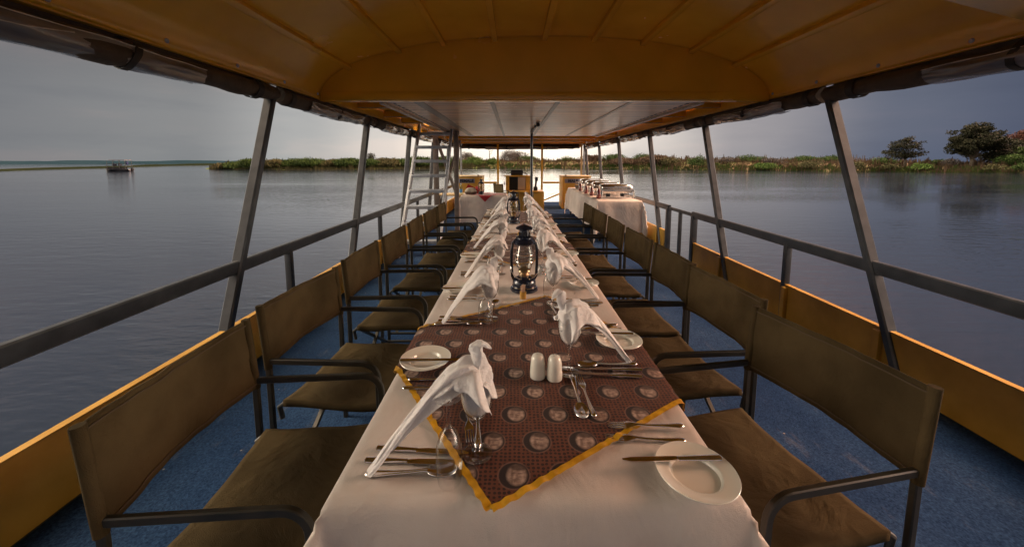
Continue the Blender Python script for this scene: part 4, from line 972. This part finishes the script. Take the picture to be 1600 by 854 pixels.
def setting(side, i, yc):
    rs = random.Random(i * 2 + (side == 'right')); J = lambda a: rs.uniform(-a, a)
    def P(u, w, h=0):
        x, y = (EX0 + u, yc - w) if side == 'left' else (EX1 - u, yc + w)
        return (x, y, TZ + (.0088 if on_runner(x, y) else .0018) + h)
    base = 0 if side == 'left' else math.pi
    who = 'at the %s place on the table\'s %s side' % (PLACE[i], side)
    item('plate', P(.088 + J(.006), -.262 + J(.008)), J(3), 'cream side plate under a knife ' + who)
    item('knife', P(.125 + J(.012), -.232 + J(.010), .0195), base + R(2) + J(.09), 'butter knife across the side plate ' + who)
    for k, w in enumerate((-.150, -.112)):
        item('fork', P(.160 + J(.012), w + J(.006)), base + J(.07), ('outer' if k == 0 else 'inner') + ' dinner fork ' + who)
    for k, w in enumerate((.128, .160)):
        item('knife', P(.172 + J(.012) - .012 * k, w + J(.004)), base + R(-5) + J(.05), ('inner' if k == 0 else 'outer') + ' dinner knife ' + who)
    item('spoon', P(.165 + J(.01), .190 + J(.004)), base + R(4) + J(.04), 'round soup spoon beside the knives ' + who)
    gx = (.300 + J(.012), .135 + J(.012)); gp = P(*gx)
    item('glass', gp, J(3), 'wine glass holding a napkin ' + who)
    item('napkin', gp, base + J(.12), 'white swan folded napkin ' + who, (i + (side == 'right') * 2) % 4)
    fl = P(.262 + J(.012), .215 + J(.01)) if side == 'left' else P(.315 + J(.012), .215 + J(.01))
    if side == 'left' or i > 0: item('flute', fl, J(3), 'upside down champagne flute ' + who)
    item('spoon', P(.295, .015 + J(.01)), base + R(90) + J(.1), 'dessert spoon laid crosswise ' + who)
    item('fork', P(.270, .030 + J(.01)), base + R(-84) + J(.1), 'dessert fork laid crosswise ' + who)
LY = [.952, 1.70, 2.40, 3.08, 3.76, 4.42, 5.02]
RY = [1.005, 1.61, 2.30, 2.99, 3.67, 4.33, 4.98]
for i in range(7): setting('left', i, LY[i]); setting('right', i, RY[i])

# salt and pepper
for k, (x, y) in enumerate(((.075, 1.125), (.127, 1.115))):
    t = empty('salt_shaker' if k == 0 else 'pepper_shaker', (x, y, TZ + .008), 0, 'white china salt shaker, left of the pair on the printed cloth' if k == 0 else 'white china pepper shaker, right of the pair on the printed cloth', 'shaker')
    g = G(); g.lathe([(0, 0), (.0225, 0), (.0245, .003), (.0245, .02), (.0230, .045), (.0205, .064), (.016, .0735), (.008, .0775), (0, .078)], 32); g.build('body', CHINA, t, smooth=60)
    g = G()
    for a in range(3 + 2 * k): g.lathe([(0, 0), (.0013, 0), (.0013, .0006), (0, .0007)], 8, (math.cos(a * 2.1) * .006 * (a > 0), math.sin(a * 2.1) * .006 * (a > 0), .0772))
    g.build('hole', BLACKP, t)
# hurricane lanterns
def lantern(loc, label, rz=0, s=1.0):
    t = empty('hurricane_lantern', loc, rz, label, 'lantern', 'navy hurricane lanterns'); t.scale = (s * .82, s * .82, s)
    g = G(); g.lathe([(0, 0), (.080, 0), (.085, .004), (.083, .014), (.074, .020), (.070, .026), (.072, .034), (.070, .048), (.060, .062), (.040, .070), (.030, .074), (0, .075)], 40); tk = g.build('fuel_tank', NAVY, t, smooth=35)
    g = G(); g.lathe([(.0735, .020), (.0765, .0225), (.0735, .025)], 40); g.build('tank_rim', SILVER, tk)
    g = G(); g.lathe([(.012, .060), (.014, .066), (.010, .072)], 16, (.052, .01, 0), capt=True); g.build('filler_cap', BRASSY, tk)
    g = G(); g.lathe([(0, .074), (.030, .074), (.032, .082), (.026, .090), (.034, .094), (.040, .100), (.036, .108), (.018, .116), (.012, .122), (0, .122)], 28); g.build('burner', BRASSY, t, smooth=40)
    g = G(); g.lathe([(.034, .104), (.044, .118), (.0535, .140), (.0560, .160), (.053, .182), (.045, .205), (.040, .222), (.039, .232)], 36); g.build('glass_globe', GLOBE, t, smooth=70)
    g = G()
    for z, r in ((.150, .0585), (.185, .0555)): g.tube([(math.cos(a) * r, math.sin(a) * r, z) for a in [2 * math.pi * k / 24 for k in range(24)]], .0018, 6, closed=True)
    for a in (R(40), R(140), R(220), R(320)): g.tube([(math.cos(a) * .040, math.sin(a) * .040, .104), (math.cos(a) * .0585, math.sin(a) * .0585, .150), (math.cos(a) * .0555, math.sin(a) * .0555, .185), (math.cos(a) * .044, math.sin(a) * .044, .228)], .0016, 6)
    g.build('wire_guard', SILVER, t)
    for s_ in (-1, 1):
        g = G(); g.bar([(s_ * .060, 0, .050), (s_ * .074, 0, .075), (s_ * .078, 0, .13), (s_ * .077, 0, .20), (s_ * .070, 0, .238), (s_ * .050, 0, .256), (s_ * .034, 0, .260)], .016, .011, up=(0, 1, 0)); g.build('side_tube', NAVY, t)
    g = G(); g.lathe([(.039, .230), (.060, .234), (.064, .240), (.060, .246), (.044, .262), (.040, .268)], 36); g.lathe([(.036, .262), (.052, .268), (.052, .272), (.036, .276)], 32); g.build('hood', NAVY, t, smooth=35)
    g = G(); g.lathe([(.030, .262), (.030, .304), (.032, .306), (.050, .310), (.052, .314), (.046, .320), (.020, .330), (0, .333)], 32); ch = g.build('chimney', NAVY, t, smooth=35)
    g = G()
    for k in range(10): g.box((math.cos(k * .628) * .0302, math.sin(k * .628) * .0302, .285), (.006, .006, .020))
    g.build('vent_slot', BLACKP, ch)
    g = G(); g.tube([(0, -.02, .333), (0, -.008, .346), (0, .008, .346), (0, .02, .333)], .0018, 6); g.build('lift_ring', SILVER, ch)
    g = G(); g.tube([(math.cos(a) * .088, .03 + .055 * math.sin(a) * .3, .130 - .068 * math.sin(a)) for a in [math.pi * k / 20 for k in range(21)]], .0020, 6)
    o = g.build('bail_handle', SILVER, t); o.rotation_euler = (0, 0, math.pi)
    return t
lantern((.055, 1.965, TZ + .002), 'navy hurricane lantern with bail handle, the large near one on the white cloth', R(8), 1.07)
lantern((-.003, 4.20, TZ + .008), 'navy hurricane lantern at the far end of the long table', R(-12), 1.07)
def picks(loc, label):
    t = empty('toothpick_holder', loc, 0, label, 'toothpick holder', 'toothpick holders')
    g = G(); g.lathe([(0, 0), (.0155, 0), (.0165, .002), (.0165, .036), (.0150, .037), (.0150, .006), (0, .005)], 24); g.build('holder', AMBER, t)
    g = G(); rs = random.Random(4)
    for k in range(26):
        a, r = rs.uniform(0, 6.28), rs.uniform(0, .0115); g.tube([(math.cos(a) * r * .8, math.sin(a) * r * .8, .006), (math.cos(a) * r * 1.15, math.sin(a) * r * 1.15, .066 + rs.uniform(0, .008))], .0011, 5)
    g.build('toothpick', PICK, t); return t
picks((.046, 1.835, TZ + .002), 'amber toothpick holder full of toothpicks in front of the large lantern')
picks((.052, 3.46, TZ + .003), 'amber toothpick holder beside the brown pot beyond the large lantern')
t = empty('sugar_pot', (.092, 3.58, TZ + .009), 0, 'small brown ceramic pot with lid seen just above the large lantern', 'pot')
g = G(); g.lathe([(0, 0), (.030, 0), (.045, .018), (.048, .036), (.042, .052), (.036, .056), (0, .056)], 28); g.build('pot_body', pm('brown_glaze', (.11, .035, .022), (.2, .08, .05), rough=.2, nscale=20), t, smooth=50)
g = G(); g.lathe([(.040, .056), (.036, .066), (.018, .074), (.008, .078), (.010, .088), (0, .092)], 28); g.build('lid', bpy.data.materials['brown_glaze'], t, smooth=50)

# ------------------------------------------------------------------ forward deck: service table, cabins, helm, buffet
make_table('service_table', -1.10, -.18, 7.85, 8.55, TZ - .012, 'small service table under a white cloth with a red overlay')
make_cloth('service_cloth', -1.115, -.165, 7.835, 8.565, TZ, .55, 'white cloth hanging over the small service table', 9.0, nx=24, ny=18, wave=.012)
g = G()
def redc(u, v):
    a, b = (u - .5) * .64, (v - .5) * .64; x = -.60 + (a - b) * .7071; y = 8.13 + (a + b) * .7071; z = TZ + .006 + .003 * mnoise.noise(Vector((x * 9, y * 9, 2)))
    o = 7.815 - y
    if o > -.02: z -= max(0, o) * .97; y = max(y, 7.80 - .02 * 0)
    o = y - 8.585
    if o > 0: z -= o * .97; y = 8.595
    o = x + .145
    if o > 0: z -= o * .97; x = -.145 + .012
    o = -1.135 - x
    if o > 0: z -= o * .97; x = -1.147
    return (x, y, z)
g.grid(redc, 44, 44); tag(g.build('red_overlay', RED, smooth=180, solid=.002), 'red cloth laid cornerwise on the small service table', 'tablecloth')
lantern((-.70, 8.05, TZ + .008), 'navy hurricane lantern on the small service table with the red cloth', R(20), .98)
t = empty('water_bottle', (-1.25, 8.9, .70), 0, 'clear water bottle with a blue label standing left of the red napkins', 'bottle')
g = G(); g.lathe([(0, 0), (.032, 0), (.034, .01), (.034, .15), (.026, .175), (.013, .20), (.013, .225)], 20); g.build('bottle_body', thin_glass('bottle_plastic', (.75, .88, .92), .05, 1.4, 1.5), t)
g = G(); g.lathe([(.0346, .03), (.0346, .105)], 20); g.build('bottle_label', pm('blue_label', (.05, .25, .55), rough=.5), t)
g = G(); g.lathe([(.0145, .218), (.0145, .24)], 16, capt=True); g.build('cap', pm('blue_cap', (.2, .4, .6), rough=.4), t)
# ledge the bottle stands on, behind the hatch post
t = empty('side_table', (-1.40, 8.95, 0), 0, 'small pale topped side table behind the ladder holding a bottle', 'table')
for sx in (-.33, .33):
    for sy in (-.2, .2):
        g = G(); g.box((sx, sy, .33), (.045, .045, .66)); g.build('leg', DARKWOOD, t)
g = G(); g.box((0, 0, .681), (.74, .54, .035), bev=.008); g.build('top', PALE_EDGE, t)
t = empty('bread_basket', (-.93, 8.12, TZ + .008), 0, 'oval basket under a pale dome of napkin on the service table', 'basket')
g = G(); g.lathe([(0, .002), (.11, 0), (.135, .05), (.14, .055), (.13, .05), (.10, .01), (0, .01)], 30); g.build('basket', pm('wicker', (.16, .11, .08), (.26, .19, .14), rough=.8, nscale=60, bump=.8, bscale=90), t)
g = G(); g.lathe([(.128, .052), (.122, .075), (.10, .11), (.06, .135), (0, .142)], 30); g.build('napkin_cover', pm('pale_cover', (.48, .42, .33), (.6, .55, .46), rough=.9, nscale=25, bump=.5, bscale=40), t, smooth=70)
def folded(loc, rz, label, s):
    g = G()
    rings = [[(-.10, -.012, 0), (-.10, .012, 0), (.10, .012, 0), (.10, -.012, 0)], [(-.09, -.010, .05), (-.09, .010, .05), (.11, .010, .04), (.11, -.010, .04)], [(-.055, -.003, .13), (-.055, .003, .13), (-.04, .003, .125), (-.04, -.003, .125)]]
    g.loft([[Vector(p) * s for p in r] for r in rings]); o = g.build('red_napkin', RED, bev=.002); o.location = loc; o.rotation_euler = (0, 0, rz); return tag(o, label, 'napkin', 'red napkins on the service table')
folded((-.93, 8.33, TZ + .008), .1, 'red napkin standing folded behind the bread basket', 1.55); folded((-.78, 8.36, TZ + .008), -.5, 'red napkin standing folded beside the service table lantern', 1.25)

def text_mesh(name, s, size, mat, parent, loc):
    cu = bpy.data.curves.new(name, 'FONT'); cu.body = s; cu.size = size; cu.extrude = .003; cu.align_x = 'CENTER'; cu.align_y = 'CENTER'; cu.offset = .006
    tmp = bpy.data.objects.new(name + '_tmp', cu); col.objects.link(tmp); bpy.context.view_layer.update()
    me = bpy.data.meshes.new_from_object(tmp.evaluated_get(bpy.context.evaluated_depsgraph_get())); bpy.data.objects.remove(tmp)
    me.materials.clear(); me.materials.append(mat); o = bpy.data.objects.new(name, me); col.objects.link(o); o.parent = parent; o.location = loc; o.rotation_euler = (R(90), 0, 0); return o
def cabin(x0, x1, y, word, label, sx):
    t = empty('toilet_cabin', ((x0 + x1) / 2, y, 0), 0, label, 'cabin', 'ochre toilet cabins near the bow'); w = x1 - x0
    g = G(); g.box((0, .45, .50), (w, .9, .98), bev=.015); g.build('cabin_wall', OCHRE_B, t)
    g = G(); g.box((0, .45, 1.005), (w + .03, .93, .035), bev=.008); g.build('cabin_top', PALE_EDGE, t)
    g = G(); g.box((-w / 2 + .05, -.006, .5), (.07, .016, .96), bev=.004); g.box((w / 2 - .05, -.006, .5), (.07, .016, .96), bev=.004); g.build('corner_trim', PALE_EDGE if sx > 0 else OCHRE_B, t)
    g = G(); g.box((sx, -.012, .875), (.50, .012, .13), bev=.003); s = g.build('door_sign', SIGN, t)
    text_mesh('sign_lettering', word, .125, LETTER, s, (sx, -.0215, .872))
    g = G(); g.lathe([(0, 0), (.022, 0), (.028, .02), (.02, .04), (0, .048)], 14, (-w / 2 + .1 if sx < .1 and x0 > 0 else w / 2 - .12, .06, 1.022)); g.build('top_knob', DARKWOOD, t, smooth=60)
    g = G(); g.box((w / 2 - .16, -.02, .5), (.03, .03, .12), bev=.006); g.build('handle', GALV, t)
cabin(1.50, 2.36, 11.6, 'MALE', 'ochre MALE cabin on the right behind the buffet table', -.12)
cabin(-1.80, -.98, 11.6, 'FEMALE', 'ochre FEMALE cabin on the left behind the service table', -.06)
# helm
t = empty('helm_console', (.14, 11.0, 0), 0, 'ochre helm console with open shelf, beige panel and black monitor on top', 'console')
OB = OCHRE_B
g = G(); g.box((.02, .30, .29), (.74, .6, .58), bev=.012); g.build('lower_cabinet', OB, t)
g = G(); g.box((.18, .22, .59), (1.08, .78, .035), bev=.01); g.build('counter_top', OB, t)
g = G(); g.box((.58, .2, .30), (.30, .7, .56), bev=.012); g.build('side_cabinet', OB, t)
g = G(); g.box((-.33, .32, .82), (.10, .40, .42), bev=.008); g.box((.28, .32, .82), (.18, .40, .42), bev=.008); g.box((-.02, .32, 1.035), (.80, .44, .035), bev=.008); g.box((-.02, .51, .82), (.60, .02, .42)); g.build('upper_housing', OB, t)
g = G(); g.box((.10, .30, .82), (.24, .36, .38), bev=.006); g.build('instrument_panel', BEIGE, t)
g = G(); g.box((-.15, .40, .82), (.26, .15, .40)); g.build('shelf_shade', BLACKP, t)  # black block standing for the shade inside the shelf opening
g = G(); g.box((-.05, .35, 1.13), (.36, .06, .16), bev=.012); g.build('monitor', BLACKP, t)
g = G(); g.tube([(.15 + .13 * math.cos(a), .62 + .05 * math.sin(a), 1.0 + .13 * math.sin(a)) for a in [2 * math.pi * k / 28 for k in range(28)]], .014, 8, closed=True); g.tube([(.15, .52, .95), (.15, .62, 1.0)], .02, 8)
for k in range(3): g.tube([(.15, .62, 1.0), (.15 + .13 * math.cos(k * 2.09 + .5), .62 + .05 * math.sin(k * 2.09 + .5), 1.0 + .13 * math.sin(k * 2.09 + .5))], .008, 6)
g.build('steering_wheel', BLACKP, t)
g = G(); g.box((.50, .22, .66), (.12, .16, .12), bev=.02); g.bar([(.50, .22, .70), (.52, .18, .92)], .05, .05); g.box((.525, .17, .95), (.09, .08, .12), bev=.02); g.build('throttle', BLACKP, t)
g = G(); g.lathe([(.02, 0), (.028, .05), (.014, .09), (0, .10)], 12, (-.42, .1, .78)); g.build('horn', GALV, t)

# buffet
BX0, BX1, BY0, BY1 = 1.50, 2.30, 6.72, 10.45
make_table('buffet_table', BX0 + .01, BX1 - .01, BY0 + .01, BY1 - .01, TZ - .012, 'long buffet table under a white cloth by the right rail')
make_cloth('buffet_cloth', BX0, BX1, BY0, BY1, TZ, .56, 'white cloth hanging in folds over the buffet table', 5.0, nx=26, ny=80, wave=.016)
def chafing(loc, label):
    t = empty('chafing_dish', loc, 0, label, 'chafing dish', 'chafing dishes along the buffet')
    for sx in (-1, 1):
        for sy in (-1, 1):
            g = G(); g.bar([(sx * .31, sy * .18, 0), (sx * .30, sy * .175, .17)], .03, .03, up=(0, 1, 0)); g.build('stand_leg', CHROME, t)
    g = G(); g.bar([(-.305, -.18, .155), (.305, -.18, .155), (.305, .18, .155), (-.305, .18, .155)], .02, .03, closed=True); g.bar([(-.305, -.18, .03), (.305, -.18, .03), (.305, .18, .03), (-.305, .18, .03)], .014, .014, closed=True); g.build('stand_frame', CHROME, t)
    g = G(); g.box((0, 0, .145), (.56, .32, .08), bev=.015); g.build('water_pan', CHROME, t)
    g = G(); rings = []
    for z, kx, ky in ((.188, 1, 1), (.20, 1.02, 1.02), (.235, .99, .98), (.262, .90, .86), (.275, .70, .62), (.278, .3, .25)):
        rings.append([(math.copysign(abs(math.cos(a)) ** .35, math.cos(a)) * .30 * kx, math.copysign(abs(math.sin(a)) ** .35, math.sin(a)) * .178 * ky, z) for a in [2 * math.pi * (k + .5) / 36 for k in range(36)]])
    g.loft(rings); g.build('lid', CHROME, t, smooth=50)
    g = G(); g.tube([(-.08, -.182, .225), (-.08, -.215, .232), (.08, -.215, .232), (.08, -.182, .225)], .009, 8); g.build('lid_handle', CHROME, t)
    for x in (-.14, .14):
        g = G(); g.lathe([(0, 0), (.042, 0), (.044, .05), (.03, .055), (0, .055)], 18, (x, 0, .03)); g.build('fuel_burner', BLACKP, t)
    return t
c0 = chafing((1.96, 7.28, TZ + .003), 'steel chafing dish at the near end of the buffet table')
for i, y in enumerate((8.05, 8.82, 9.60)):
    put(copy_tree(c0), (1.97 + .01 * i, y, TZ + .003), R(-2 + 2 * i), 'steel chafing dish, %s from the near end of the buffet table' % ('second', 'third', 'fourth')[i])
def sauce(loc):
    t = empty('sauce_bottle', loc, 0, 'x', 'bottle', 'red sauce bottles on the buffet')
    g = G(); g.lathe([(0, 0), (.036, 0), (.040, .006), (.040, .115), (.030, .15), (.017, .175), (.015, .21), (0, .21)], 20); g.build('bottle_body', SAUCE, t, smooth=50)
    g = G(); g.lathe([(.0406, .03), (.0406, .085)], 20); g.build('bottle_label', pm('red_label', (.18, .02, .025), (.3, .18, .14), rough=.5, nscale=20), t)
    g = G(); g.lathe([(.0175, .19), (.0185, .235), (0, .238)], 16); g.build('cap', pm('cream_cap', (.55, .45, .35), rough=.4), t); return t
s0 = sauce((1.60, 7.10, TZ + .003)); s0['label'] = 'dark red sauce bottle with a pale cap nearest the camera on the buffet'
for i, y in enumerate((7.75, 8.35, 9.1)): put(copy_tree(s0), (1.60, y, TZ + .003), .6 * i, 'dark red sauce bottle with a pale cap, %s along the buffet edge' % ('second', 'third', 'fourth')[i])
t = empty('napkin_basket', (1.74, 9.85, TZ + .003), 0, 'grey wicker basket heaped with napkins at the far end of the buffet', 'basket')
g = G(); g.lathe([(0, .002), (.12, 0), (.16, .09), (.165, .095), (.15, .09), (.11, .01), (0, .01)], 26); g.build('basket', bpy.data.materials['wicker'], t)
g = G(); rs = random.Random(2)
for k in range(9): g.box((rs.uniform(-.08, .08), rs.uniform(-.08, .08), .11 + rs.uniform(0, .06)), (.15, .10, .02), Matrix.Rotation(rs.uniform(0, 3), 3, 'Z') @ Matrix.Rotation(rs.uniform(-.6, .6), 3, 'X'), bev=.006)
g.build('napkin_heap', pm('grey_pink_napkins', (.36, .29, .28), rough=.9), t)
